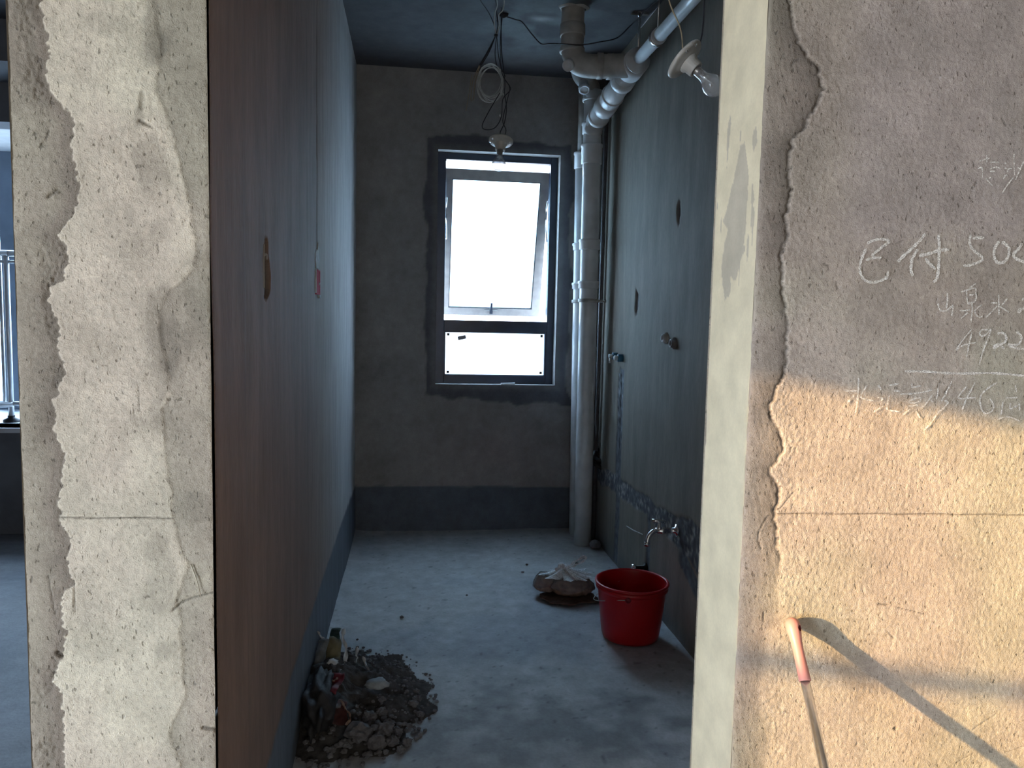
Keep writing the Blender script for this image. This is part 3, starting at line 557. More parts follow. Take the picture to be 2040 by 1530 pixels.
# ------------------------------------------------------------ floor and ceiling
def fl(X, Yv):
    d = np.minimum(X - XL, YB - Yv)
    z = .004 * fbm(X * 4, Yv * 4, 401, 4) + .0012 * fbm(X * 40, Yv * 40, 403, 3) - .003
    inside = (X > XL - .02) & (X < XR + .05) & (Yv > YF)
    z = z + inside * (.014 * np.exp(-np.abs(Yv - YB) / .06) + .010 * np.exp(-np.abs(X - XL) / .05))
    f = 1 + .22 * fbm(X * 3.2, Yv * 3.2, 405, 5) + .14 * fbm(X * 22, Yv * 22, 407, 3)
    c = mixc(rgb((.47, .475, .49), f), rgb((.34, .36, .40), f), sstep(-.1, .45, fbm(X * 2.3 + 5, Yv * 2.0, 409, 4)))
    c = mixc(c, rgb((.52, .52, .53), f), np.exp(-(((X + .02) / .28) ** 2 + ((Yv - 3.6) / .75) ** 2)) * sstep(-.4, .3, fbm(X * 5, Yv * 4, 431, 4)) * .9)  # pool of window light painted on the floor
    k = fbm(X * 12 + 9, Yv * 12, 411, 4) - .95 * np.exp(-(((X - .55) / .6) ** 2 + ((Yv - 2.35) / .3) ** 2)) * -1
    c = mixc(c, rgb((.16, .17, .19), f), sstep(.25, 1.1, k) * .60)
    darkb = np.exp(-(((X - .2) / .35) ** 2 + ((Yv - 2.2) / .25) ** 2)); c = mixc(c, rgb((.20, .20, .215), f), darkb * .5)  # darker area towards the doorway
    brn = np.exp(-(((X - 1.0) / .25) ** 2 + ((Yv - 4.2) / .25) ** 2)) + np.exp(-((Yv - YB) / .12) ** 2) * .8
    c = mixc(c, rgb((.21, .18, .165), f), np.clip(brn, 0, 1) * .7)
    c = c * (1 - .45 * sstep(-.55, -.66, X))[..., None]  # side-room floor: dimmer light there put into the colour
    spots = sstep(.40, .46, vn(X * 55, Yv * 55, 413) + .0) * .55
    c = mixc(c, rgb((.09, .09, .10), f), spots * inside)
    return X, Yv, z, c
S = Surf()
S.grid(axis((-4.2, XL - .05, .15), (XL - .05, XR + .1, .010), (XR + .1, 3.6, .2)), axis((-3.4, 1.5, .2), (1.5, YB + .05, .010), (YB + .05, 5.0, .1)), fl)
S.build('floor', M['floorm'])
def cl(X, Yv):
    f = 1 + .12 * fbm(X * 3, Yv * 3, 501, 4)
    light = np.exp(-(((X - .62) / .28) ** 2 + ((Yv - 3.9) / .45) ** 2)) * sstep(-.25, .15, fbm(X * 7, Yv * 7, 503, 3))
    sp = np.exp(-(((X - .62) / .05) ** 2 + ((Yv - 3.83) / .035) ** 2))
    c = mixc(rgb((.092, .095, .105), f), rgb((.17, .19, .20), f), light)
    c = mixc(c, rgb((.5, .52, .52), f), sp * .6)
    return X, Yv, ZC + .002 * fbm(X * 4, Yv * 4, 505, 3), c
S = Surf()
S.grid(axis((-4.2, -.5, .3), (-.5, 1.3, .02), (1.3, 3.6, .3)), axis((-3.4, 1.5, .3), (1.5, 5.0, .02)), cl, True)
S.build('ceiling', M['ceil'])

# ------------------------------------------------------------ walls of the rooms around (front room and the room on the left)
def struct(name, b, mat): o = b.build(name, mat); o['kind'] = 'structure'; return o
DY0, DY1, DZ = -2.6, -.372, 2.082
b = B()
b.box((-4.15, DY1, 0), (-3.95, 1.336, ZC)); b.box((-4.15, -3.4, 0), (-3.95, DY0, ZC)); b.box((-4.15, DY0, DZ), (-3.95, DY1, ZC))
struct('wall_balcony', b, M['concrete'])
b = B(); b.box((-4.15, -3.55, 0), (3.7, -3.4, ZC)); struct('wall_rear', b, M['concrete'])
b = B(); b.box((3.6, -3.4, 0), (3.75, YF + TJ, ZC)); struct('wall_far_right', b, M['concrete'])
M['concrete_shaded'] = simple('bare_shaded_concrete', (.17, .175, .19), .9, vary=.15, scale=6, bump=.001)  # darker copy of the concrete, side-room dimness put into its colour
b = B(); b.box((-4.15, 1.336, 0), (-3.6, 5.0, ZC)); b.box((-3.6, 1.336, 0), (-1.55, 1.5, ZC)); struct('wall_side_room_and_blocker', b, M['concrete_shaded'])  # second box: unseen wall added to keep front-room light out
# side room end wall with a bay window opening x -3.3..-1.3, z 0.64..2.40
BX0, BX1, BZ0, BZ1 = -3.3, -1.4, .64, 2.40
b = B(); b.box((-3.6, 4.75, 0), (BX0, 4.94, ZC)); b.box((BX1, 4.75, 0), (-.6425, 4.94, ZC)); b.box((BX0, 4.75, 0), (BX1, 4.94, BZ0)); b.box((BX0, 4.75, BZ1), (BX1, 4.94, ZC))
struct('wall_side_room_back', b, M['concrete_shaded'])
b = B(); b.box((-3.6, 4.35, 2.62), (-.6425, 4.75, ZC)); struct('trim_beam', b, M['concrete_shaded'])
b = B(); b.box((BX0, 4.74, BZ0 - .03), (BX1, 5.75, BZ0), .004); b.box((BX0, 4.94, BZ1), (BX1, 5.75, BZ1 + .08)); b.box((BX1, 4.94, BZ0), (BX1 + .08, 5.75, BZ1)); b.box((BX0 - .08, 4.94, BZ0), (BX0, 5.75, BZ1))
struct('trim_bay', b, M['sillw'])

# ------------------------------------------------------------ window_1: bathroom window, fixed lower light and a tilted top-hung sash
w1 = bpy.data.objects.new('window_1', None); COL.objects.link(w1); w1.location = (.53, 4.80, WZ0); w1['kind'] = 'structure'
FY0, FY1 = 4.775, 4.835
FX0, FX1 = WX0 - .004, WX1 + .004
b = B()
b.box((FX0, FY0, WZ0), (.203, FY1, WZ1), .003); b.box((.860, FY0, WZ0), (FX1, FY1, WZ1), .003)
b.box((.203, FY0, 2.321), (.860, FY1, WZ1), .003); b.box((.203, FY0, WZ0), (.860, FY1, .981), .003); b.box((.203, FY0, 1.258), (.860, FY1, 1.330), .003)
b.build('window_frame', M['frame'], w1)
b = B()
for x0, x1, z0, z1 in ((.196, .213, .975, 1.262), (.849, .864, .975, 1.262), (.213, .849, .975, .986), (.213, .849, 1.252, 1.262)):
    b.box((x0, FY0 + .004, z0), (x1, FY0 + .03, z1))
b.build('glazing_bead', M['frame'], w1)
b = B(); b.box((.208, 4.800, .980), (.854, 4.806, 1.258)); b.build('lower_pane', M['frost2'], w1)
for x, z in ((.232, 1.238), (.832, 1.238), (.232, 1.000), (.832, 1.000)):
    b = B(); b.box((x - .008, 4.7945, z - .008), (x + .008, 4.8005, z + .008), .001); b.build('film_corner_mark', M['black'], w1)
b = B()
c, s = math.cos(.22), math.sin(.22)
pts = [(.318 + c * u - s * v, .0, 1.219 + s * u + c * v) for u, v in ((-.026, -.012), (.026, -.012), (.026, .012), (-.026, .012))]
b.add([(p[0], 4.7935, p[2]) for p in pts] + [(p[0], 4.7995, p[2]) for p in pts], [(0, 1, 2, 3), (7, 6, 5, 4), (0, 4, 5, 1), (1, 5, 6, 2), (2, 6, 7, 3), (3, 7, 4, 0)], False)
b.build('grey_sticker', simple('grey_sticker', (.28, .28, .28), .7, vary=.1), w1)
# sash, hinged at the top and pushed outwards at the bottom
sash = bpy.data.objects.new('sash', None); COL.objects.link(sash); sash.parent = w1
zt, yt, zb, yb = 2.283, 4.85, 1.372, 5.16
Ls = math.hypot(zt - zb, yb - yt); dn = Vector((0, (yb - yt) / Ls, (zb - zt) / Ls)); nr = Vector((0, dn.z, -dn.y))  # nr faces the room
def sp(x, l, d): return Vector((x, yt, zt)) + dn * l + nr * d
def sbox(b, x0, x1, l0, l1, d0, d1):
    b.add([sp(x, l, d) for d in (d0, d1) for x, l in ((x0, l0), (x1, l0), (x1, l1), (x0, l1))],
          [(0, 1, 2, 3), (7, 6, 5, 4), (0, 4, 5, 1), (1, 5, 6, 2), (2, 6, 7, 3), (3, 7, 4, 0)], False)
SX0, SX1 = .195, .868
b = B()
sbox(b, SX0, SX0 + .050, 0, Ls, -.025, .025); sbox(b, SX1 - .054, SX1, 0, Ls, -.025, .025)
sbox(b, SX0 + .05, SX1 - .054, 0, .062, -.025, .025); sbox(b, SX0 + .05, SX1 - .054, Ls - .050, Ls, -.025, .025)
so_ = b.build('sash_frame', M['sash'], sash)
b = B()
for x0, x1, l0, l1 in ((SX0 + .050, SX0 + .056, .062, Ls - .05), (SX1 - .060, SX1 - .054, .062, Ls - .05), (SX0 + .05, SX1 - .054, .062, .068), (SX0 + .05, SX1 - .054, Ls - .056, Ls - .05)):
    sbox(b, x0, x1, l0, l1, .006, .020)
b.build('gasket', M['ring'], sash)
b = B(); sbox(b, SX0 + .045, SX1 - .05, .057, Ls - .045, -.004, .004); b.build('sash_pane', M['frost'], sash)
b = B(); xm = .535
sbox(b, xm - .045, xm + .045, Ls - .040, Ls - .020, .025, .034)
b.build('handle_plate', M['sash'], sash)
b = B(); sbox(b, xm - .007, xm + .007, Ls - .095, Ls - .020, .034, .046); sbox(b, xm - .010, xm + .010, Ls - .04, Ls - .018, .030, .044)
b.build('handle', M['frame'], sash)
for xx in (.211, .858):
    b = B(); b.tube([(xx, 4.84, 2.10), (xx, 4.93, 2.02)], .005, 6); b.tube([(xx, 4.84, 1.84), (xx, 4.93, 2.02)], .005, 6); b.build('friction_stay', M['steel'], w1)
b = B(); b.box((.565, 4.705, .929), (.655, 4.735, .934)); 
p = b.build('paper_scrap', M['paper']); tag(p, 'small white paper scrap lying on the bathroom window sill', 'paper')
for v in p.data.vertices: v.co.z += .006 * math.sin(v.co.x * 60) * (v.co.z > .931); v.co.y += .01 * math.sin(v.co.x * 40)

# ------------------------------------------------------------ window_2: bay window of the side room
w2 = bpy.data.objects.new('window_2', None); COL.objects.link(w2); w2.location = (-2.35, 5.7, .64); w2['kind'] = 'structure'
b = B()
y0, y1 = 5.62, 5.70
b.box((BX0, y0, BZ0), (BX1, y1, BZ0 + .06)); b.box((BX0, y0, BZ1 - .07), (BX1, y1, BZ1)); b.box((BX0, y0, BZ0 + .06), (BX0 + .06, y1, BZ1 - .07)); b.box((BX1 - .06, y0, BZ0 + .06), (BX1, y1, BZ1 - .07))
for x in (-2.745, -2.20): b.box((x - .045, y0, BZ0 + .06), (x + .045, y1, BZ1 - .07))
b.build('window_frame', simple('blue_grey_frame', (.16, .20, .26), .4, vary=.15, scale=8), w2)
b = B(); b.box((-2.70, y0 + .01, BZ0 + .06), (-2.60, y1, BZ1 - .07)); b.build('window_post', simple('pale_blue_frame', (.30, .36, .45), .4, vary=.12, scale=8), w2)
for x0, x1 in ((BX0 + .06, -2.79), (-2.60, -2.245), (-2.155, BX1 - .06)):
    b = B(); b.box((x0, 5.655, BZ0 + .06), (x1, 5.665, BZ1 - .07)); b.build('pane', M['pane'], w2)
rail = thing('window_guard_rail', 'white steel guard rail standing on the bay window sill at left edge', 'railing', (-2.45, 5.0, .64))
b = B(); b.tube([(-2.44, 5.0, 1.675), (-1.45, 5.0, 1.675)], .019, 14); b.tube([(-2.44, 5.0, 1.675), (-3.0, 4.86, 1.675)], .019, 14); b.build('top_rail', M['bright_steel'], rail)
b = B(); b.tube([(-2.44, 5.0, 1.625), (-1.45, 5.0, 1.625)], .010, 10); b.tube([(-2.44, 5.0, 1.625), (-3.0, 4.86, 1.625)], .010, 10); b.build('second_rail', M['bright_steel'], rail)
b = B(); b.tube([(-2.44, 5.0, .755), (-1.45, 5.0, .755)], .014, 12); b.tube([(-2.44, 5.0, .75), (-3.0, 4.86, .75)], .019, 12); b.build('bottom_rail', M['bright_steel'], rail)
for x in (-2.488, -2.30, -2.10, -1.90, -1.70): b = B(); b.tube([(x, 5.0, .75), (x, 5.0, 1.675)], .010, 10); b.build('baluster', M['bright_steel'], rail)
b = B(); b.tube([(-2.452, 5.0, .66), (-2.452, 5.0, 1.675)], .016, 14); b.build('post', M['bright_steel'], rail)
b = B(); b.lathe([(.0, .64), (.045, .64), (.045, .655), (.02, .668), (.02, .68)], (-2.452, 5.0, 0)); b.build('foot_flange', M['black'], rail)

# ------------------------------------------------------------ drain pipes
ds = thing('drain_stack', 'thick pale grey drain pipe in the right corner with slanting overhead branch', 'pipe', (1.038, 4.36, 0))
def sx(z): return 1.038 - .006 * z
PR = .052
b = B(); b.tube([(sx(z), 4.36, z) for z in (-.01, .4, .8, 1.2, 1.6, 2.0, 2.3, 2.66)], PR, 36); b.build('stack_pipe', M['pvc'], ds)
def coupling(x, y, z, r, h, ax, par, name='coupling', lips=True):
    prof = [(r - .004, 0), (r + .004, .0), (r + .006, .004), (r + .006, .014), (r + .002, .018), (r + .002, h - .004), (r - .004, h)] if lips else [(r - .004, 0), (r + .002, .001), (r + .002, h - .001), (r - .004, h)]
    b = B(); b.lathe(prof, (x, y, z), ax, 36); return b.build(name, M['pvc'], par)
for zt_, zb_ in ((2.358, 2.245), (1.815, 1.755), (1.575, 1.53)): coupling(sx(zt_), 4.36, zt_, PR + .006, zt_ - zb_, (0, 0, -1), ds)
coupling(sx(2.48), 4.36, 2.48, PR + .004, .065, (0, 0, -1), ds)
coupling(sx(2.66), 4.36, 2.60, PR + .005, .05, (0, 0, 1), ds)
b = B(); b.lathe([(PR + .001, 0), (PR + .008, .001), (PR + .008, .021), (PR + .001, .022)], (sx(1.45), 4.36, 1.45), (0, 0, 1), 36)
b.tube([(sx(1.46) + .04, 4.37, 1.461), (XR + .01, 4.385, 1.461)], .008, 8); b.build('wall_clamp', M['pvc_dirty'], ds)
# wye branch running towards the door under the ceiling
pA = Vector((1.03, 4.33, 2.478)); pB = Vector((1.035, 3.66, 2.556))
dAB = (pB - pA).normalized()
b = B(); b.tube([(sx(2.40), 4.36, 2.40), (sx(2.43), 4.345, 2.44), pA, pA.lerp(pB, .5), pB], [.045, .055, .056, .054, .054], 36); b.build('branch_pipe', M['pvc'], ds)
for t, h in ((.10, .035), (.30, .10), (.55, .012), (.80, .06)):
    q = pA.lerp(pB, t); b = B(); b.lathe([(.050, 0), (.0605, .001), (.0615, .004), (.0605, h - .001), (.050, h)], q, dAB, 36); b.build('coupling', M['pvc'], ds)
    b = B(); b.lathe([(.055, -.004), (.0595, -.0035), (.0595, 0), (.055, .0005)], q, dAB, 36); b.build('seal_ring', M['ring'], ds)
b = B(); b.tube([pB, (1.035, 3.60, 2.56), (1.035, 3.54, 2.56)], [.062, .062, .060], 36); b.build('tee_fitting', M['pvc'], ds)
b = B(); b.lathe([(.058, 0), (.059, .008), (.03, .014), (.029, .03), (.026, .032)], (1.035, 3.535, 2.56), (0, -1, 0), 36); b.build('reducer', M['pvc'], ds)
b = B(); b.tube([(1.035, 3.54, 2.562), (1.035, 2.6, 2.556), (1.035, 1.56, 2.55)], .028, 28); b.build('waste_pipe', M['pvc'], ds)
b = B(); b.lathe([(.028, 0), (.034, .001), (.035, .018), (.034, .06), (.028, .062)], (1.035, 3.27, 2.561), (0, -1, 0), 28); b.build('coupling', M['pvc'], ds)
b = B(); b.tube([(1.035, 3.24, 2.59), (1.035, 3.24, ZC + .004)], .004, 8); b.lathe([(.030, 0), (.0375, 0), (.0375, .02), (.030, .02)], (1.035, 3.25, 2.561), (0, -1, 0), 24); b.build('pipe_hanger', M['steel'], ds)
# drop from the ceiling with elbow and cleanout
dp = smooth_path([(.752, 3.68, ZC + .01), (.752, 3.68, 2.70), (.755, 3.675, 2.625), (.785, 3.66, 2.572), (.85, 3.64, 2.556), (.93, 3.62, 2.556), (1.03, 3.60, 2.558)], 6)
b = B(); b.tube(dp, .055, 32); b.build('ceiling_drop', M['pvc_dirty'], ds)
for z, h in ((2.70, .055), (2.625, .02)):
    b = B(); b.lathe([(.054, 0), (.0605, .001), (.0615, .005), (.0605, h - .001), (.054, h)], (.752, 3.68, z), (0, 0, 1), 32); b.build('coupling', M['pvc_dirty'], ds)
for x in (.865, .915):
    b = B(); b.lathe([(.054, 0), (.0595, .001), (.0595, .028), (.054, .029)], (x, 3.635, 2.557), (1, -.12, 0), 32); b.build('coupling', M['pvc_dirty'], ds)
b = B(); b.tube([(.755, 3.665, 2.585), (.722, 3.62, 2.545)], .024, 20); b.lathe([(.0, -.004), (.017, -.004), (.017, .003), (.027, .003), (.027, -.02), (.022, -.02)], (.720, 3.617, 2.543), (-.55, -.75, -.62), 24); b.build('cleanout_cap', M['pvc'], ds)
b = B(); b.lathe([(.056, -.010), (.066, -.006), (.070, .0)], (.752, 3.68, ZC + .001), (0, 0, 1), 24, fn=lambda a, h: 1 + .12 * math.sin(3 * a) + .07 * math.sin(7 * a)); b.build('ceiling_shade_collar', M['pvc_dirty'], ds)  # collar standing in for the dark shadow round the pipe at the ceiling
# swan-neck above the wye
b = B(); b.tube(smooth_path([(sx(2.62), 4.36, 2.60), (1.005, 4.35, 2.69), (.955, 4.34, 2.715), (.93, 4.34, 2.76), (.93, 4.34, ZC + .01)], 6), .045, 24); b.build('swan_neck', M['pvc_dirty'], ds)
b = B(); b.tube([(.955, 4.33, 2.70), (.953, 4.29, 2.645)], .028, 18); b.lathe([(0, -.003), (.022, -.003), (.022, .004), (.032, .004), (.032, -.02), (.027, -.02)], (.953, 4.289, 2.643), (0, -.55, -.8), 24); b.build('cleanout_cap', M['pvc'], ds)
b = B(); b.tube([(1.075, 3.66, ZC + .005), (1.075, 3.66, 2.60)], .008, 8); b.box((1.03, 3.65, ZC - .012), (1.065, 3.668, ZC + .003)); b.box((1.085, 3.65, ZC - .012), (1.12, 3.668, ZC + .003)); b.build('pipe_hanger', M['steel'], ds)

rp = thing('vent_pipe', 'slimmer grey pipe standing close behind the thick drain pipe', 'pipe', (1.045, 4.58, 0))
def rx(z): return 1.052 - .011 * z
b = B(); b.tube([(rx(z), 4.58, z) for z in (-.01, .8, 1.6, 2.31)], .050, 28); b.build('pipe', M['pvc'], rp)
b = B(); b.tube([(rx(2.3), 4.58, 2.3), (rx(2.8), 4.58, ZC + .01)], .038, 24); b.build('upper_pipe', M['pvc_dirty'], rp)
for z, h in ((2.36, .10), (1.815, .045), (1.575, .04)): coupling(rx(z), 4.58, z, .054, h, (0, 0, -1), rp)
b = B(); b.lathe([(.05, 0), (.058, .001), (.058, .02), (.05, .021)], (rx(1.45), 4.58, 1.45), (0, 0, 1), 28); b.build('wall_clamp', M['pvc_dirty'], rp)
tp = B(); tp.tube([(1.120, 4.42, .0), (1.120, 4.42, ZC)], .013, 14); o = tp.build('thin_corner_pipe', simple('dark_grey_pipe', (.11, .11, .12), .5, vary=.2)); tag(o, 'thin dark riser pipe in the corner behind the drain pipes', 'pipe')

# ------------------------------------------------------------ hanging lamps
def blob(r=.03, seg=24):
    return [(0.0135, -.018), (.0135, .008), (.0145, .017), (.0195, .027), (.0262, .037), (.0302, .048), (.0300, .060), (.0255, .071), (.0175, .079), (.008, .0835), (.0005, .0845)]
def lamp(name, label, loc, ax, plate_r):
    """loc: centre of the porcelain plate, ax: direction towards the bulb"""
    ax = Vector(ax).normalized(); loc = Vector(loc)
    t = thing(name, label, 'lamp', loc)
    b = B(); b.lathe([(.0005, -.006), (plate_r * .8, -.006), (plate_r, -.003), (plate_r, .003), (plate_r * .93, .008), (plate_r * .75, .008), (plate_r * .62, .013), (.030, .015), (.0005, .016)], loc, ax, 48)
    b.build('ceiling_plate', M['porcelain'], t)
    b = B(); b.lathe([(.029, .012), (.028, .022), (.0235, .026), (.0225, .046), (.0215, .048), (.016, .0485), (.0155, .040)], loc, ax, 60, fn=lambda a, h: 1 + (.03 * (math.sin(20 * a) > 0) if h > .02 else 0)); b.build('socket', M['porcelain'], t)
    b = B(); b.lathe([(.0125, .042)] + [(.0135 if k % 2 else .0125, .045 + k * .0022) for k in range(7)] + [(.0135, .061)], loc, ax, 24); b.build('screw_cap', M['brass'], t)
    o2 = loc + ax * .062
    b = B(); b.lathe(blob(), o2, ax, 36); b.build('glass_bulb', M['bulb'], t)
    q = ax.to_track_quat('Z', 'Y').to_matrix()
    b = B()
    f = [o2 + q @ Vector(p) for p in ((-.002, 0, 0), (-.003, 0, .026), (-.012, 0, .046))]; g = [o2 + q @ Vector(p) for p in ((.002, 0, 0), (.003, 0, .026), (.012, 0, .046))]
    b.tube(f, .0006, 6); b.tube(g, .0006, 6); b.lathe([(.0005, 0), (.005, .0), (.004, .02), (.002, .03), (.0005, .031)], o2, ax, 12)
    b.tube([o2 + q @ Vector((-.012 + .024 * k / 12, .004 * math.sin(k * 1.9), .046 + .003 * math.cos(k * 2.2))) for k in range(13)], .0007, 5); b.build('filament', M['steel'], t)
    if plate_r > .055:
        for a in (2.2, 2.9):
          s_ = B(); s_.lathe([(.0005, .012), (.004, .0115), (.005, .007)], loc + q @ Vector((plate_r * .86 * math.cos(a), plate_r * .86 * math.sin(a), 0)), ax, 12); s_.build('plate_screw', M['chrome'], t)
    return t
l1 = lamp('hanging_lamp', 'bare bulb in a porcelain holder hanging in front of the bathroom window', (.396, 3.50, 2.152), (-.10, -.28, -1), .056)
b = B()
b.tube(smooth_path([(.397, 3.49, 2.155), (.392, 3.50, 2.19), (.413, 3.52, 2.24), (.425, 3.56, 2.32), (.418, 3.60, 2.40), (.425, 3.64, 2.455), (.41, 3.68, 2.62), (.41, 3.73, ZC)], 6), .0022, 6)
b.tube(smooth_path([(.402, 3.50, 2.15), (.418, 3.50, 2.20), (.405, 3.52, 2.25), (.43, 3.56, 2.36), (.445, 3.62, 2.43), (.41, 3.64, 2.50), (.405, 3.69, 2.66), (.42, 3.74, ZC)], 6), .0020, 6)
b.tube(smooth_path([(.40, 3.62, 2.40), (.345, 3.58, 2.30), (.312, 3.54, 2.225), (.33, 3.52, 2.203), (.37, 3.52, 2.215), (.40, 3.54, 2.27), (.41, 3.58, 2.36), (.45, 3.62, 2.42), (.43, 3.66, 2.47)], 6), .0020, 6)
b.build('flex', M['wire_dark'], l1)
b = B(); b.lathe([(.0005, 0), (.004, .001), (.003, .01)], (.410, 3.56, 2.372), (0, 0, 1), 10); b.build('wire_connector', M['wire_grey'], l1); b = B(); b.lathe([(.0005, 0), (.004, .001), (.003, .01)], (.393, 3.53, 2.268), (0, 0, 1), 10); b.build('wire_connector', M['wire_grey'], l1)
l2 = lamp('hanging_lamp', 'tilted bare bulb in a porcelain holder hanging beside the doorway edge', (.750, 2.10, 2.078), (.060, -.034, -.066), .060)
b = B(); b.tube(smooth_path([(.745, 2.10, 2.10), (.735, 2.10, 2.16), (.700, 2.10, 2.23), (.672, 2.10, 2.34), (.655, 2.1, 2.6), (.65, 2.1, ZC)], 8), .0020, 6); b.build('flex', M['wire_tan'], l2)
b = B(); b.tube(smooth_path([(.773, 2.11, 2.095), (.800, 2.11, 2.14), (.805, 2.11, 2.24), (.802, 2.11, 2.4), (.80, 2.1, ZC)], 8), .0022, 6); b.build('flex', M['wire_dark'], l2)

# ------------------------------------------------------------ wire bundle and ceiling cable
wb_ = thing('wire_bundle', 'coiled bundle of grey and dark electrical wires hanging from the ceiling', 'wires', (.40, 3.75, ZC))
YW = 3.70
def wpt(x, z, y=YW): return (x, y, z)
knot = (.385, YW, 2.688)
b = B()
rnd = random.Random(3)
for k in range(8):
    pts = []
    for i in range(25):
        a = 2 * PI * i / 24; rr = .066 + .0028 * k - .003 + .006 * math.sin(2 * a + k)
        pts.append((.363 + rr * .80 * math.cos(a) + .004 * math.sin(k * 2), YW + .004 * k - .008 + .01 * math.sin(a + k), 2.470 + rr * 1.12 * math.sin(a)))
    b.tube(pts, .0021, 6, False)
b.build('coil', M['wire_grey'], wb_)
b = B()
for dx in (0, .004, .009): b.tube(smooth_path([(.384, YW, 2.688), (.345 + dx, YW, 2.61), (.308 + dx, YW, 2.545)], 5), .0022, 6)
b.tube(smooth_path([(.386, YW, 2.688), (.382, YW, 2.60), (.392, YW, 2.545)], 5), .0018, 6); b.tube(smooth_path([(.388, YW, 2.688), (.398, YW, 2.60), (.412, YW, 2.54), (.435, YW, 2.50)], 5), .0018, 6)
b.lathe([(.0005, -.006), (.009, -.004), (.009, .004), (.0005, .006)], knot, (0, 0, 1), 12)
b.build('dark_strand', M['wire_dark'], wb_)
b = B()
b.tube(smooth_path([(.308, YW, 2.545), (.278, YW, 2.47), (.270, YW, 2.40), (.272, YW, 2.375)], 6), .0020, 6); b.tube(smooth_path([(.31, YW, 2.54), (.29, YW, 2.47), (.284, YW, 2.40), (.279, YW, 2.38)], 6), .0020, 6)
b.tube(smooth_path([(.272, YW, 2.50), (.262, YW, 2.42), (.248, YW, 2.33)], 6), .0015, 6); b.build('loose_end', M['wire_tan'], wb_)
b = B()
b.tube(smooth_path([(.388, YW, 2.69), (.40, YW, 2.735), (.395, 3.68, 2.775), (.41, 3.66, 2.79), (.412, 3.62, 2.815), (.395, 3.55, ZC)], 6), .0026, 6)
b.tube(smooth_path([(.386, YW, 2.69), (.376, YW, 2.74), (.375, 3.68, 2.78), (.382, 3.64, 2.80), (.37, 3.58, 2.82), (.35, 3.5, ZC)], 6), .0026, 6)
b.build('pale_strand', M['wire_grey'], wb_)
b = B()
b.tube(smooth_path([(.387, YW, 2.69), (.392, YW, 2.74), (.385, 3.70, 2.79), (.38, 3.66, 2.81), (.36, 3.60, ZC)], 6), .0022, 6)
b.tube(smooth_path([(.386, YW, 2.70), (.370, 3.72, 2.76), (.34, 3.68, 2.79), (.30, 3.62, 2.81), (.27, 3.56, ZC)], 6), .0022, 6)
b.build('upper_strand', M['wire_dark'], wb_)
b = B(); b.tube([(.405, 3.85, ZC), (.405, 3.83, 2.80), (.40, 3.78, 2.78), (.392, 3.72, 2.765)], .004, 8); b.lathe([(.0005, -.02), (.02, -.012), (.022, 0), (.0005, .002)], (.43, 3.80, ZC - .002), (0, 0, 1), 14, fn=lambda a, h: 1 + .2 * math.sin(3 * a)); b.build('ceiling_hook', M['black'], wb_)
b = B(); b.tube(smooth_path([(.43, 3.80, ZC - .01), (.49, 3.81, 2.81), (.525, 3.81, 2.80), (.575, 3.80, 2.74), (.62, 3.80, 2.70), (.64, 3.68, 2.66), (.70, 3.60, 2.635), (.78, 3.585, 2.632), (.86, 3.57, 2.645), (.95, 3.60, 2.68), (1.02, 3.64, 2.75), (1.06, 3.5, 2.775), (1.10, 3.3, 2.78), (XR - .004, 3.1, 2.76)], 8), .0030, 8)
tag(b.build('ceiling_cable', M['wire_dark']), 'thin black cable sagging from the ceiling hook across to the pipes', 'cable')

# ------------------------------------------------------------ taps, valves and stubs on the right wall
tp = thing('water_tap', 'chrome water tap sticking out of the right wall above the red bucket', 'tap', (XR, 3.05, .46))
TY = 3.05; TZ = .452
b = B(); b.lathe([(.0005, -.002), (.028, -.002), (.027, .005), (.013, .009), (.0125, .05), (.016, .052), (.016, .070), (.012, .074), (.012, .095), (.0005, .096)], (XR - .001, TY, TZ), (-1, 0, 0), 24)
b.tube(smooth_path([(XR - .085, TY, TZ), (XR - .105, TY - .004, TZ - .002), (XR - .125, TY - .006, TZ - .022), (XR - .132, TY - .006, TZ - .055)], 5), [.011] * 16, 16)
b.lathe([(.0105, 0), (.013, .002), (.013, .018), (.009, .019), (.009, .002)], (XR - .132, TY - .006, TZ - .045), (0, 0, -1), 20)
b.build('body', M['chrome'], tp)
b = B(); b.lathe([(.012, 0), (.013, .006), (.008, .012), (.006, .032), (.0005, .033)], (XR - .078, TY, TZ + .008), (0, 0, 1), 20); b.build('stem', M['chrome'], tp)
b = B(); b.tube([(XR - .113, TY, TZ + .046), (XR - .078, TY, TZ + .042), (XR - .050, TY, TZ + .036)], [.006, .008, .006], 12); b.build('handle', M['chrome'], tp)
def plug(name, label, y, z, body, cap, L, r, group=None, tail=None):
    t = thing(name, label, 'pipe fitting', (XR, y, z), group)
    b = B(); b.lathe([(.0005, -.003), (r, -.003), (r, L * .55), (r * .8, L * .6), (.0005, L * .6)], (XR, y, z), (-1, 0, 0), 20); b.build('body', body, t)
    b = B(); b.lathe([(.0005, L * .55), (r * .62, L * .55), (r * .62, L * .95), (r * .5, L), (.0005, L)], (XR, y, z), (-1, 0, 0), 6 if tail else 20); b.build('cap', cap, t)
    if tail:
        b = B(); b.tube([(XR - L * .8, y, z - .005), (XR - L * .85, y, z - .04)], .006, 8); b.build('spout', cap, t)
    return t
wm = simple('white_plastic_cap', (.72, .76, .78), .4, vary=.05)
plug('wall_plug', 'blue and white pipe plug with a short tail beside the drain pipe, the left one', 4.09, 1.150, M['blue'], wm, .048, .020, tail=True)
plug('wall_plug', 'blue and white pipe plug at the top of the mortar chase, the right one', 3.98, 1.145, M['blue'], wm, .048, .021)
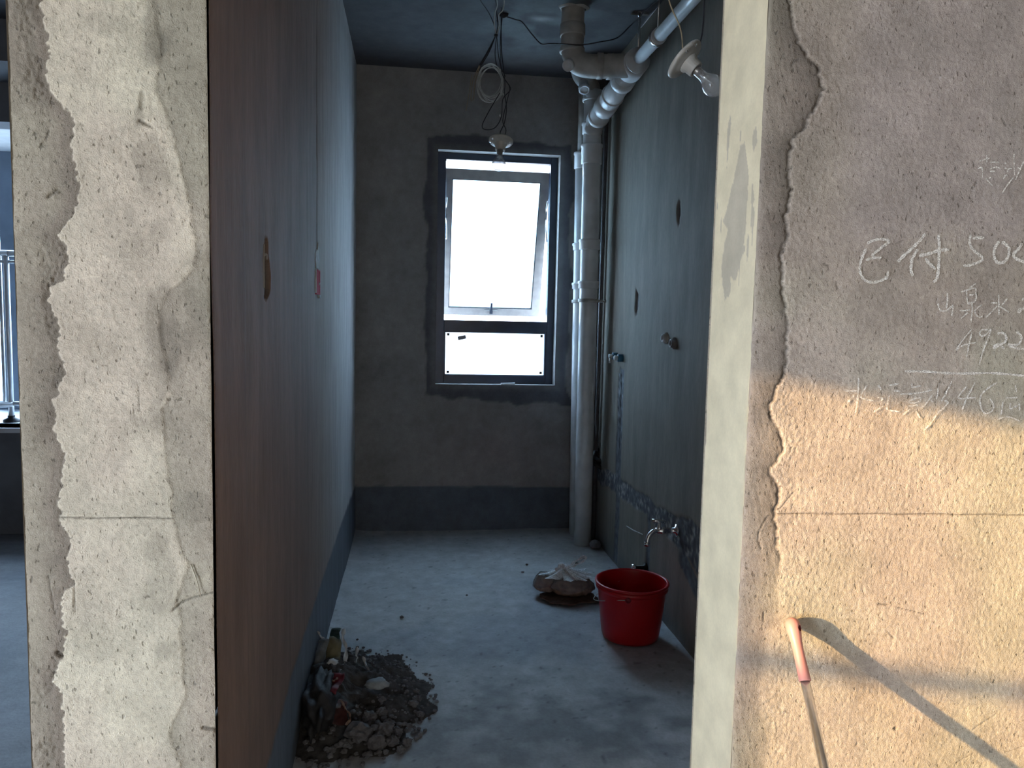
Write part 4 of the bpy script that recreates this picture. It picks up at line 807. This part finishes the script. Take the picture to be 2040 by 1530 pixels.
for y, z, lab in ((3.275, 1.272, 'small grey open pipe stub on the right wall, nearer the window'), (3.165, 1.252, 'small dark pipe stub on the right wall, nearer the doorway')):
    t = thing('pipe_stub', lab, 'pipe fitting', (XR, y, z))
    b = B(); b.lathe([(.026, -.006), (.026, .006), (.02, .012), (.0175, .022), (.013, .022), (.0125, .002), (.0005, .002)], (XR, y, z), (-1, 0, 0), 10 if y > 3.2 else 20); b.build('collar', M['stub'] if y < 3.2 else M['pvc_dirty'], t)
t = thing('angle_valve', 'small chrome angle valve low on the right wall behind the red bucket', 'valve', (XR, 3.45, .155))
b = B(); b.lathe([(.0005, -.003), (.022, -.003), (.022, .006), (.010, .009), (.010, .055), (.0005, .056)], (XR, 3.45, .155), (-1, 0, 0), 20); b.build('body', M['black'], t)
b = B(); b.lathe([(.010, .05), (.014, .052), (.014, .07), (.0005, .071)], (XR, 3.45, .158), (-1, 0, 0), 16); b.tube([(XR - .06, 3.45, .155), (XR - .062, 3.45, .118)], .007, 10); b.build('outlet', M['chrome'], t)
b = B()
b.tube(smooth_path([(XR - .002, 4.43, .565), (XR - .02, 4.42, .55), (XR - .035, 4.40, .53), (XR - .02, 4.38, .51), (XR + .004, 4.37, .50)], 5), .014, 10)
b.tube(smooth_path([(XR - .002, 4.45, .58), (XR - .02, 4.44, .55), (XR - .045, 4.40, .50), (XR - .025, 4.37, .475), (XR + .004, 4.36, .46)], 5), .012, 10)
tag(b.build('black_hose', M['black']), 'short black hose loop sticking out behind the drain pipe', 'hose')
b = B(); b.tube([(XR - .004, 3.78, .268), (XR - .008, 3.65, .283), (XR - .002, 3.515, .300)], [.002, .003, .002], 6)
tag(b.build('pale_rod', M['wire_grey']), 'short pale stick stuck level on the right wall below the tap', 'stick')

# ------------------------------------------------------------ switch boxes in the left wall
def recess(name, label, cat, y0, y1, z0, z1):
    t = thing(name, label, cat, (XL, (y0 + y1) / 2, z0)); return t
t = recess('switch_box', 'red plastic switch box set in the left wall under white gypsum', 'switch box', 2.745, 2.855, 1.415, 1.505)
b = B()
X0 = float(wl_face(np.array([[2.80]]), np.array([[1.47]]))[0][0][0]) + .002
for a_, c_ in (((X0 - .004, 2.750, 1.415), (X0 + .0035, 2.757, 1.503)), ((X0 - .004, 2.848, 1.415), (X0 + .0035, 2.855, 1.503)), ((X0 - .004, 2.757, 1.415), (X0 + .0035, 2.848, 1.420)), ((X0 - .004, 2.757, 1.498), (X0 + .0035, 2.848, 1.503)), ((X0 - .004, 2.757, 1.42), (X0 + .002, 2.848, 1.498))): b.box(a_, c_)
b.build('box', M['redbox'], t)
b = B(); b.box((X0 - .003, 2.742, 1.418), (X0 + .0035, 2.750, 1.505)); b.build('gypsum_rim', M['mortar'], t); b = B(); b.box((X0 - .002, 2.825, 1.404), (X0 + .005, 2.862, 1.414)); b.build('gypsum_rim', M['mortar'], t)
b = B(); b.lathe([(.0005, 0), (.006, 0), (.006, .003), (.0005, .004)], (X0 + .001, 2.835, 1.455), (1, 0, 0), 10); b.build('screw', M['chrome'], t)
def slab(name, mat, parent, outline, x0, x1):
    n = len(outline); b = B(); b.add([(x0, y, z) for y, z in outline] + [(x1, y, z) for y, z in outline], [tuple(range(n))[::-1], tuple(range(n, 2 * n))] + [(i, (i + 1) % n, n + (i + 1) % n, n + i) for i in range(n)], False)
    return b.build(name, mat, parent)
slab('gypsum_patch', M['mortar'], t, [(2.76, 1.508), (2.83, 1.508), (2.845, 1.54), (2.835, 1.57), (2.815, 1.60), (2.805, 1.57), (2.78, 1.575), (2.745, 1.56), (2.74, 1.53)], X0 - .003, X0 + .0018)
t = recess('empty_socket_hole', 'empty chiselled socket hole in the left wall, nearer the doorway', 'socket hole', 1.79, 1.91, 1.36, 1.52)
X1 = float(wl_face(np.array([[1.80]]), np.array([[1.44]]))[0][0][0])
b = B(); b.tube(smooth_path([(X1, 1.812, 1.50), (X1, 1.806, 1.46), (X1, 1.808, 1.40)], 5), .0022, 6); b.tube(smooth_path([(X1 - .003, 1.825, 1.475), (X1 - .001, 1.845, 1.480), (X1 - .003, 1.86, 1.47)], 5), .0025, 6); b.build('rim', M['concrete'], t)

# ------------------------------------------------------------ bucket
bk = thing('red_bucket', 'red plastic bucket with thin wire handle standing on the bathroom floor', 'bucket', (.940, 3.02, 0))
ctr = (.940, 3.02, .003); rb, rt, hb = .118, .146, .245
prof = [(.0005, .002), (rb - .01, .002), (rb, .006), (rb + .004, .02)] + [(rb + .004 + (rt - rb - .004) * ((k / 8) ** .85), .02 + (hb - .03) * k / 8) for k in range(1, 9)]
prof += [(rt + .009, hb - .010), (rt + .011, hb - .004), (rt + .009, hb), (rt + .003, hb + .002), (rt - .003, hb - .003)] + [(rt - .004 - (rt - rb) * (k / 8), hb - .01 - (hb - .02) * k / 8) for k in range(0, 9)] + [(.0005, .012)]
b = B(); b.lathe(prof, ctr, (0, 0, 1), 72); b.build('body', M['red'], bk)
b = B(); b.lathe([(rt + .004, hb - .030), (rt + .0065, hb - .028), (rt + .0065, hb - .014), (rt + .004, hb - .012)], ctr, (0, 0, 1), 72); b.build('rim_collar', M['red'], bk)
a0 = math.radians(-112); e1 = Vector((ctr[0] + (rt + .006) * math.cos(a0), ctr[1] + (rt + .006) * math.sin(a0), hb - .03))
e2 = Vector((ctr[0] - (rt + .006) * math.cos(a0), ctr[1] - (rt + .006) * math.sin(a0), hb - .03))
pts = []
side = Vector((math.sin(a0), -math.cos(a0), 0))
for k in range(17):
    u = k / 16; mid = e1.lerp(e2, u); pts.append(mid + side * (rt + .014) * math.sin(PI * u) ** .75 + Vector((0, 0, -.062 * math.sin(PI * u))))
b = B(); b.tube(pts, .0016, 8); b.build('wire_handle', M['wire_grey'], bk)
for e in (e1, e2): b = B(); b.lathe([(.0005, -.004), (.012, -.004), (.012, .004), (.0005, .005)], e, (e - Vector((ctr[0], ctr[1], e.z))), 14); b.build('handle_ear', M['darkred'], bk)

# ------------------------------------------------------------ plastic bag of sand on soaked cardboard
def lump(center, rad, seed, amp=.18, sub=4, squash=True, freq=1.6):
    bm = bmesh.new(); bmesh.ops.create_icosphere(bm, subdivisions=sub, radius=1)
    c = Vector(center); r = Vector(rad)
    for v in bm.verts:
        n = mnoise.fractal(v.co * freq + Vector((seed * 3.1, seed, -seed)), .8, 2, 3)
        p = v.co * (1 + amp * n)
        if squash and p.z < -.55: p.z = -.55 + (p.z + .55) * .12
        v.co = Vector((p.x * r.x, p.y * r.y, p.z * r.z)) + c
    return bm
bag = thing('plastic_bag', 'knotted clear plastic bag of brown sand beside the red bucket', 'bag', (.75, 3.5, 0))
b = B(); b.bm(lump((.785, 3.50, .055), (.105, .080, .056), 3, .16)); b.build('sand_filling', M['sand'], bag)
b = B(); b.bm(lump((.665, 3.535, .060), (.058, .062, .052), 5, .14)); b.build('small_side_lobe', M['sand'], bag)
kn = Vector((.752, 3.50, .148))
b = B()
V = []; F = []; NS = 72
for j in range(9):
    u = j / 8
    for k in range(NS):
        a = 2 * PI * k / NS
        rr = .010 + .080 * (1 - u) ** 1.3; pl = 1 + .34 * math.sin(9 * a + 3 * u) * (1 - .2 * u) + .10 * math.sin(23 * a)
        cx = .752 + .028 * (1 - u) - .02 * (1 - u) * math.cos(2 * a)
        V.append((cx + rr * pl * math.cos(a) * 1.15, 3.505 + rr * pl * math.sin(a) * .85, .104 + (.046 * u ** 1.3) + .006 * math.sin(9 * a) * (1 - u)))
for j in range(8):
    for k in range(NS): F.append((j * NS + k, j * NS + (k + 1) % NS, (j + 1) * NS + (k + 1) % NS, (j + 1) * NS + k))
b.add(V, F); b.build('gathered_film', M['film'], bag)
b = B()
for args in (((.785, 3.50, .056), (.109, .084, .059), 3, .16), ((.664, 3.535, .061), (.062, .066, .056), 5, .14)):
    bm = lump(*args); bmesh.ops.delete(bm, geom=[v for v in bm.verts if v.co.z < .045 + .010 * math.sin(v.co.x * 40)], context='VERTS'); b.bm(bm)
b.build('film', M['thinfilm'], bag)
b = B(); b.bm(lump(kn, (.018, .014, .013), 9, .5, 3, False))
b.tube(smooth_path([kn, kn + Vector((-.02, 0, .012)), kn + Vector((-.035, -.005, .006))], 4), [.008, .010, .011, .012, .012, .013, .012, .010, .006], 10)
def strap(b, pts, w, th=.0015, tw=0.0):
    pts = smooth_path(pts, 6); n = len(pts); V = []; F = []
    for i, p in enumerate(pts):
        t = (pts[min(i + 1, n - 1)] - pts[max(i - 1, 0)]).normalized(); sd = t.cross(Vector((0, 1, .2))).normalized(); nn = t.cross(sd)
        ww = w * (.8 + .35 * math.sin(i * .9)) * .5
        for q in (-1, -.3, .35, 1): V.append(p + sd * ww * q + nn * (.003 * math.sin(3 * q + i * .8)))
    for i in range(n - 1):
        for q in range(3): F.append((i * 4 + q, i * 4 + q + 1, i * 4 + q + 5, i * 4 + q + 4))
    b.add(V, F)
strap(b, [kn, (.775, 3.49, .160), (.805, 3.49, .182), (.842, 3.49, .204), (.850, 3.492, .198)], .014); strap(b, [kn, (.785, 3.495, .150), (.815, 3.495, .165), (.850, 3.495, .184), (.852, 3.492, .199)], .012)
strap(b, [kn, (.735, 3.49, .155), (.712, 3.485, .150), (.700, 3.48, .140)], .016)
b.build('knotted_handles', M['film'], bag)
def flake(name, mat, label, cat, outline, z0, th, seed=1, parent=None, curl=0.0, group=None, tilt=None):
    n = len(outline); cx = sum(p[0] for p in outline) / n; cy = sum(p[1] for p in outline) / n
    bm = bmesh.new(); vs_ = [bm.verts.new((x, y, 0)) for x, y in outline]; f = bm.faces.new(vs_)
    bmesh.ops.triangulate(bm, faces=[f]); bmesh.ops.subdivide_edges(bm, edges=list(bm.edges), cuts=2, use_grid_fill=True)
    r = bmesh.ops.extrude_face_region(bm, geom=list(bm.faces)); up = [v for v in r['geom'] if isinstance(v, bmesh.types.BMVert)]
    for v in up: v.co.z += th
    for v in bm.verts:
        d = mnoise.noise(Vector((v.co.x * 18, v.co.y * 18, seed))); v.co.z += curl * d
        if tilt: v.co.z += (v.co.x - cx) * tilt[0] + (v.co.y - cy) * tilt[1]
    m = min(v.co.z for v in bm.verts) if tilt is None else 0
    for v in bm.verts: v.co.z += z0 - m
    bmesh.ops.recalc_face_normals(bm, faces=bm.faces)
    b = B(); b.bm(bm, False); o = b.build(name, mat, parent)
    if label: tag(o, label, cat, group)
    return o
def blobby(cx, cy, rx_, ry_, n, seed, amp=.2):
    rr = random.Random(seed); return [(cx + rx_ * math.cos(2 * PI * i / n) * (1 + amp * rr.uniform(-1, 1)), cy + ry_ * math.sin(2 * PI * i / n) * (1 + amp * rr.uniform(-1, 1))) for i in range(n)]
flake('soaked_cardboard', M['card'], 'soaked brown cardboard lying under the plastic bag', 'cardboard', blobby(.775, 3.47, .135, .10, 18, 4), .004, .006, 3, curl=.006)

# ------------------------------------------------------------ rubble heap in the left corner of the doorway
def heap_h(x, y):
    cx, cy = -.215, 2.585
    d = math.hypot((x - cx) / .27, (y - cy) / .36)
    wallside = math.exp(-((x + .30) / .10) ** 2) * math.exp(-((y - 2.60) / .25) ** 2)
    h = .085 * max(0, 1 - d) ** .8 + .062 * wallside * (1 if d < 1.2 else .2)
    if d > 1: h = min(h, .01)
    n = mnoise.fractal(Vector((x * 14, y * 14, 2)), .7, 2, 4) * .022 * (1 if d < 1 else 0) + mnoise.noise(Vector((x * 60, y * 60, 5))) * .006
    return h + n * max(0, min(1, (1.1 - d) * 3))
hp = thing('dirt_heap', 'dark heap of sandy dirt and rubble against the left wall', 'heap', (-.2, 2.58, 0))
n1, n2 = 80, 95; V = []; F = []
for i in range(n1):
    for j in range(n2):
        x = -.345 + .47 * i / (n1 - 1); y = 2.20 + .80 * j / (n2 - 1)
        d = math.hypot((x + .215) / .27, (y - 2.585) / .36) + .25 * mnoise.noise(Vector((x * 9, y * 9, 1)))
        V.append((x, y, heap_h(x, y) if d < 1.05 else -.012))
for i in range(n1 - 1):
    for j in range(n2 - 1): F.append((i * n2 + j, (i + 1) * n2 + j, (i + 1) * n2 + j + 1, i * n2 + j + 1))
b = B(); b.add(V, F); b.build('dirt', M['dirt'], hp)
rr = random.Random(11); b = B()
for k in range(620):
    a = rr.uniform(0, 2 * PI); d = rr.uniform(.25, 1.12) ** .6; x = -.215 + .30 * d * math.cos(a); y = 2.585 + .40 * d * math.sin(a)
    if x < XL + .01: continue
    s_ = rr.uniform(.003, .011) * (1.2 if y < 2.4 else .8)
    bm = bmesh.new(); bmesh.ops.create_icosphere(bm, subdivisions=1, radius=s_)
    for v in bm.verts: v.co = Vector((v.co.x * rr.uniform(.7, 1.3), v.co.y * rr.uniform(.7, 1.3), v.co.z * .7)) + Vector((x, y, max(0, heap_h(x, y)) + s_ * .3))
    b.bm(bm, False)
o = b.build('gravel', M['rubble'], hp); o['kind'] = 'stuff'
# lumps one can pick out, front foot of the heap
LUMPS = [(-.150, 2.30, .040, .030, 'large pale mortar lump at the front foot of the dirt heap'), (-.095, 2.275, .026, .024, 'upright grey mortar lump right of the large pale lump'), (-.070, 2.33, .024, .02, None), (-.045, 2.29, .020, .016, None),
         (-.120, 2.385, .022, .016, None), (-.03, 2.34, .016, .013, None), (-.085, 2.42, .020, .014, None), (-.19, 2.27, .020, .014, None), (.000, 2.285, .015, .012, None), (-.06, 2.38, .018, .015, None),
         (.020, 2.50, .016, .012, None), (.035, 2.56, .013, .010, None), (.045, 2.45, .013, .010, None), (-.23, 2.25, .014, .01, None), (-.02, 2.245, .013, .011, None), (.03, 2.60, .012, .01, None)]
for i, (x, y, r, h, lab) in enumerate(LUMPS):
    bm = lump((x, y, max(0.002, heap_h(x, y)) + h * .55), (r, r * .85, h), 20 + i, .45, 3, False, 1.9)
    b = B(); b.bm(bm, False); o = b.build('mortar_lump', M['rubble'])
    tag(o, lab or 'small grey mortar lump scattered round the front and right foot of the dirt heap', 'rubble', None if lab else 'small mortar lumps round the dirt heap')
b = B(); b.bm(lump((-.105, 2.505, .095), (.038, .03, .016), 77, .3, 3, False)); tag(b.build('ash_lump', simple('pale_ash', (.33, .37, .41), .95, vary=.2, scale=50)), 'pale crumbled ash lump on top of the dirt heap', 'rubble')
# sacks and scraps leaning on the wall
def sheet(name, mat, label, cat, P4, nseg=12, crump=.012, seed=1, th=.0012, group=None, freq=16):
    a, b_, c, d = [Vector(p) for p in P4]; V = []; F = []; nrm = (b_ - a).cross(d - a).normalized(); N = nseg + 1
    for s_ in (0, 1):
        for i in range(N):
            for j in range(N):
                u, v = i / nseg, j / nseg; p = (a * (1 - u) + b_ * u) * (1 - v) + (d * (1 - u) + c * u) * v
                k = mnoise.fractal(p * freq + Vector((seed * 5, 0, 0)), .7, 2, 3) * crump
                edge = Vector((mnoise.noise(p * 40 + Vector((seed, 0, 0))), mnoise.noise(p * 40 + Vector((0, seed, 0))), mnoise.noise(p * 40 + Vector((0, 0, seed))))) * .006
                q = p + nrm * (k + s_ * th) + edge
                q.x = max(q.x, XL + .006 + s_ * .001); V.append(q)
    K = N * N
    for i in range(nseg):
        for j in range(nseg):
            F.append((i * N + j, (i + 1) * N + j, (i + 1) * N + j + 1, i * N + j + 1)); F.append((K + i * N + j, K + i * N + j + 1, K + (i + 1) * N + j + 1, K + (i + 1) * N + j))
    for i in range(nseg):
        for (p_, q_) in (((i, 0), (i + 1, 0)), ((i + 1, nseg), (i, nseg)), ((0, i + 1), (0, i)), ((nseg, i), (nseg, i + 1))):
            m_, n_ = p_[0] * N + p_[1], q_[0] * N + q_[1]; F.append((n_, m_, K + m_, K + n_))
    b = B(); b.add(V, F, True); o = b.build(name, mat); tag(o, label, cat, group); return o
b = B(); b.bm(lump((-.285, 2.43, .070), (.060, .15, .088), 41, .35, 4, True, 2.2)); o = b.build('crumpled_sack', M['sack']); tag(o, 'crumpled dark sack pressed against the left wall in the heap', 'sack')
for v in o.data.vertices: v.co.x = max(v.co.x, XL + .008)
sheet('yellow_card_flap', M['yellow'], 'torn yellow-brown card flap standing at the back of the dirt heap', 'scrap', [(-.300, 2.62, .10), (-.235, 2.60, .11), (-.245, 2.72, .168), (-.285, 2.73, .165)], 12, .02, 1)
sheet('dark_green_wrapper', M['green'], 'dark green wrapper at the very top of the rubbish heap', 'scrap', [(-.290, 2.70, .13), (-.245, 2.68, .13), (-.250, 2.76, .185), (-.280, 2.77, .180)], 10, .012, 2)
sheet('clear_plastic_scrap', simple('cloudy_film', (.17, .19, .21), .35, vary=.25, scale=30), 'cloudy plastic scrap leaning on the wall beside the yellow flap', 'scrap', [(-.330, 2.60, .11), (-.295, 2.58, .10), (-.285, 2.70, .155), (-.322, 2.72, .160)], 10, .02, 3)
sheet('red_packet', simple('dusty_red_packet', (.16, .018, .03), .6, vary=.3, scale=30), 'torn dark red packet half buried in the dirt heap', 'packet', [(-.300, 2.44, .10), (-.228, 2.40, .115), (-.210, 2.50, .13), (-.262, 2.53, .125)], 12, .015, 4)
sheet('brown_packet', simple('dark_brown_packet', (.07, .02, .018), .7, vary=.4, scale=30), 'dark brown packet below the red one in the dirt heap', 'packet', [(-.265, 2.34, .055), (-.185, 2.31, .06), (-.195, 2.40, .095), (-.255, 2.42, .10)], 12, .012, 5)
STR = [([(-.238, 2.76, .185), (-.236, 2.72, .165), (-.222, 2.68, .140), (-.222, 2.63, .120)], 'long white torn strip down the middle of the rubbish heap'),
       ([(-.224, 2.62, .118), (-.232, 2.57, .120), (-.236, 2.53, .118), (-.228, 2.49, .115)], 'lower white torn strip beside the red packet'),
       ([(-.190, 2.74, .120), (-.186, 2.70, .105), (-.188, 2.66, .098)], 'short pale strip right of the dark green wrapper'),
       ([(-.165, 2.70, .100), (-.150, 2.67, .085), (-.135, 2.62, .075)], 'pale curled strip on the right shoulder of the heap'),
       ([(-.330, 2.74, .185), (-.315, 2.72, .175), (-.300, 2.71, .165)], 'tiny white strip touching the wall above the plastic scrap'),
       ([(-.262, 2.475, .128), (-.245, 2.47, .130), (-.232, 2.49, .128)], 'short cream strip lying across the red packet'),
       ([(-.215, 2.39, .10), (-.195, 2.36, .085), (-.18, 2.33, .075), (-.19, 2.30, .065)], 'thin brown twig strip below the red packet')]
for i, (pts, lab) in enumerate(STR):
    b = B(); strap(b, pts, .013 if i < 4 else .008); b2 = B(); V = b.v + [(v[0] + .001, v[1] + .001, v[2] - .0015) for v in b.v]; k = len(b.v)
    b2.add(V, b.f + [tuple(q + k for q in f[::-1]) for f in b.f], True)
    tag(b2.build('torn_strip', M['paper'] if i not in (5, 6) else M['sand']), lab, 'scrap')
b = B(); b.bm(lump((-.262, 2.60, .128), (.020, .018, .014), 63, .4, 3, False)); tag(b.build('pale_stone', M['paper']), 'rounded pale stone in the middle of the rubbish heap', 'stone')
b = B(); b.bm(lump((1.088, 4.24, .026), (.032, .028, .030), 71, .2, 3)); tag(b.build('grey_stone', simple('grey_stone', (.17, .175, .19), .9, vary=.2, scale=60, bump=.001)), 'rounded grey stone at the foot of the drain pipe', 'stone')
rr = random.Random(5)
for k, (x, y) in enumerate([(.64, 3.98), (.60, 3.86), (-.20, 2.93), (-.19, 2.83), (-.13, 2.86), (.03, 2.60), (-.21, 3.08), (-.02, 2.45), (.92, 3.98), (.70, 3.72), (-.03, 3.30), (.28, 3.55)]):
    b = B(); s_ = rr.uniform(.005, .009); b.bm(lump((x, y, s_ * .5), (s_, s_ * .9, s_ * .7), 90 + k, .4, 2, False), False)
    tag(b.build('pebble', M['rubble'] if k % 3 else M['dirt']), 'tiny dark pebble lying on the bathroom floor', 'pebble', 'pebbles on the bathroom floor')
for k, (x, y, r) in enumerate(((-2.05, 3.35, .018), (-1.75, 3.30, .014), (-1.82, 3.02, .02))):
    b = B(); b.bm(lump((x, y, r * .4), (r, r * .8, r * .5), 120 + k, .5, 2, False), False)
    tag(b.build('rubble_chip', M['dirt']), 'dark rubble chip on the floor of the room at far left', 'rubble', 'chips on the side room floor')

# ------------------------------------------------------------ broom with pink grip leaning on the front wall
P0 = Vector((.731, 1.3150, .767)); P1 = Vector((.7266, 1.1745, .567)); dv = (P1 - P0).normalized()
br = thing('leaning_broom', 'steel broom pole with pink grip leaning on the sunlit wall', 'broom', P0 + dv * ((P0.z) / -dv.z))
floorp = P0 + dv * ((P0.z - .06) / -dv.z)
b = B(); b.tube([P0 + dv * .03, P0 + dv * .4, floorp], .0086, 24); b.build('pole', M['steel'], br)
# grip: rounded head with a hanging hole, tapering neck, flared end
prof = [(.0005, -.0150), (.005, -.0142), (.0095, -.0115), (.0128, -.007), (.0142, 0), (.0138, .008), (.0122, .018), (.0105, .030), (.0098, .045), (.0102, .075), (.0108, .094), (.0112, .098), (.0108, .1005), (.0088, .1006), (.0087, .09)]
b = B(); b.lathe(prof, P0, dv, 48); g = b.build('grip', M['pink'], br)
ha = Vector((.40, -.90, .12)).normalized(); cut = B(); hc = P0 + Vector((.0035, -.004, -.001))
cut.tube([hc - ha * .05, hc + ha * .05], .0052, 24); cu = cut.build('cutter', M['darkred'], None)
g.data.materials.append(M['darkred'])
bpy.context.view_layer.update()
mod = g.modifiers.new('hole', 'BOOLEAN'); mod.operation = 'DIFFERENCE'; mod.solver = 'EXACT'; mod.object = cu
try: mod.material_mode = 'TRANSFER'
except Exception: pass
dg = bpy.context.evaluated_depsgraph_get(); me2 = bpy.data.meshes.new_from_object(g.evaluated_get(dg)); g.modifiers.clear(); g.data = me2
bpy.data.objects.remove(cu)
b = B(); b.box((floorp.x - .15, floorp.y - .02, .035), (floorp.x + .15, floorp.y + .02, .075), .006); b.build('broom_head', M['pink'], br)
b = B(); rr = random.Random(2)
for k in range(60):
    x = floorp.x - .14 + .28 * k / 59
    for dy in (-.012, 0, .012): b.tube([(x, floorp.y + dy, .04), (x + rr.uniform(-.004, .004), floorp.y + dy * 1.4, .0)], .0016, 4)
o = b.build('bristles', M['darkred'], br); o['kind'] = 'stuff'

# straws and splinters on the walls
b = B(); h_, _, _ = h_pillar(np.array([[-.372]]), np.array([[.885]])); b.tube([(-.3745, YF - .002, .905), (-.3655, YF - .0035, .880), (-.358, YF - .004, .848)], [.0012, .0011, .0006], 6)
tag(b.build('straw', simple('pale_straw', (.45, .41, .33), .8, vary=.1)), 'thin pale straw stuck on the left pillar near its right edge', 'straw')

# ------------------------------------------------------------ outside: pole added for its shadow, neighbouring buildings, ground
bp = B(); bp.tube([(-4.45, -2.8, 1.678), (-4.45, .4, 1.55)], .022, 12)
tag(bp.build('shadow_pole', M['steel']), 'unseen steel pole added outside the balcony door to cast a shadow band', 'pole')
b = B(); b.box((-60, -60, -12.1), (60, 60, -12)); tag(b.build('street_ground', M['ground']), 'grey street ground far below the windows', 'ground'); bpy.data.objects['street_ground']['kind'] = 'structure'
def building(name, label, x0, x1, y0, y1, z0, z1, mat, cols, rows, wx, wz, xs, zs):
    t = thing(name, label, 'building', ((x0 + x1) / 2, y0, z0))
    b = B(); b.box((x0, y0, z0), (x1, y1, z1)); b.build('wall', mat, t)
    for i in range(cols):
        for j in range(rows):
            x = xs + i * (x1 - xs) / cols; z = zs + j * 3.0
            b = B(); b.box((x, y0 - .06, z), (x + wx, y0 + .02, z + wz)); w = b.build('window', M['facade_w'], t)
            b = B(); b.box((x + .08, y0 - .075, z + .08), (x + wx - .08, y0 - .055, z + wz - .08)); b.build('pane', M['darkglass'], w)
    return t
bd = building('apartment_building', 'pale pink apartment building seen through the open window gap', 3.1, 12, 22, 30, -12, 7.5, M['facade'], 3, 5, 1.3, 1.5, 3.35, -5.2)
wbd = thing('white_building', 'low white building with railings below the open window sash', 'building', (0, 20, -12))
b = B(); b.box((.9, 20, -12), (3.0, 26, .9)); b.build('wall', M['facade_w'], wbd)
for z in (.15, .72):
    b = B(); b.box((.9, 19.7, z), (5.2, 19.76, z + .05)); b.build('rail', M['facade_w'], wbd)
for k in range(30):
    b = B(); b.box((.95 + k * .145, 19.7, .15), (.98 + k * .145, 19.74, .75)); b.build('baluster', M['darkglass'], wbd)
for x in (1.3, 2.1): 
    b = B(); b.box((x, 19.94, -.9), (x + .5, 20.02, .35)); b.build('window', M['darkglass'], wbd)
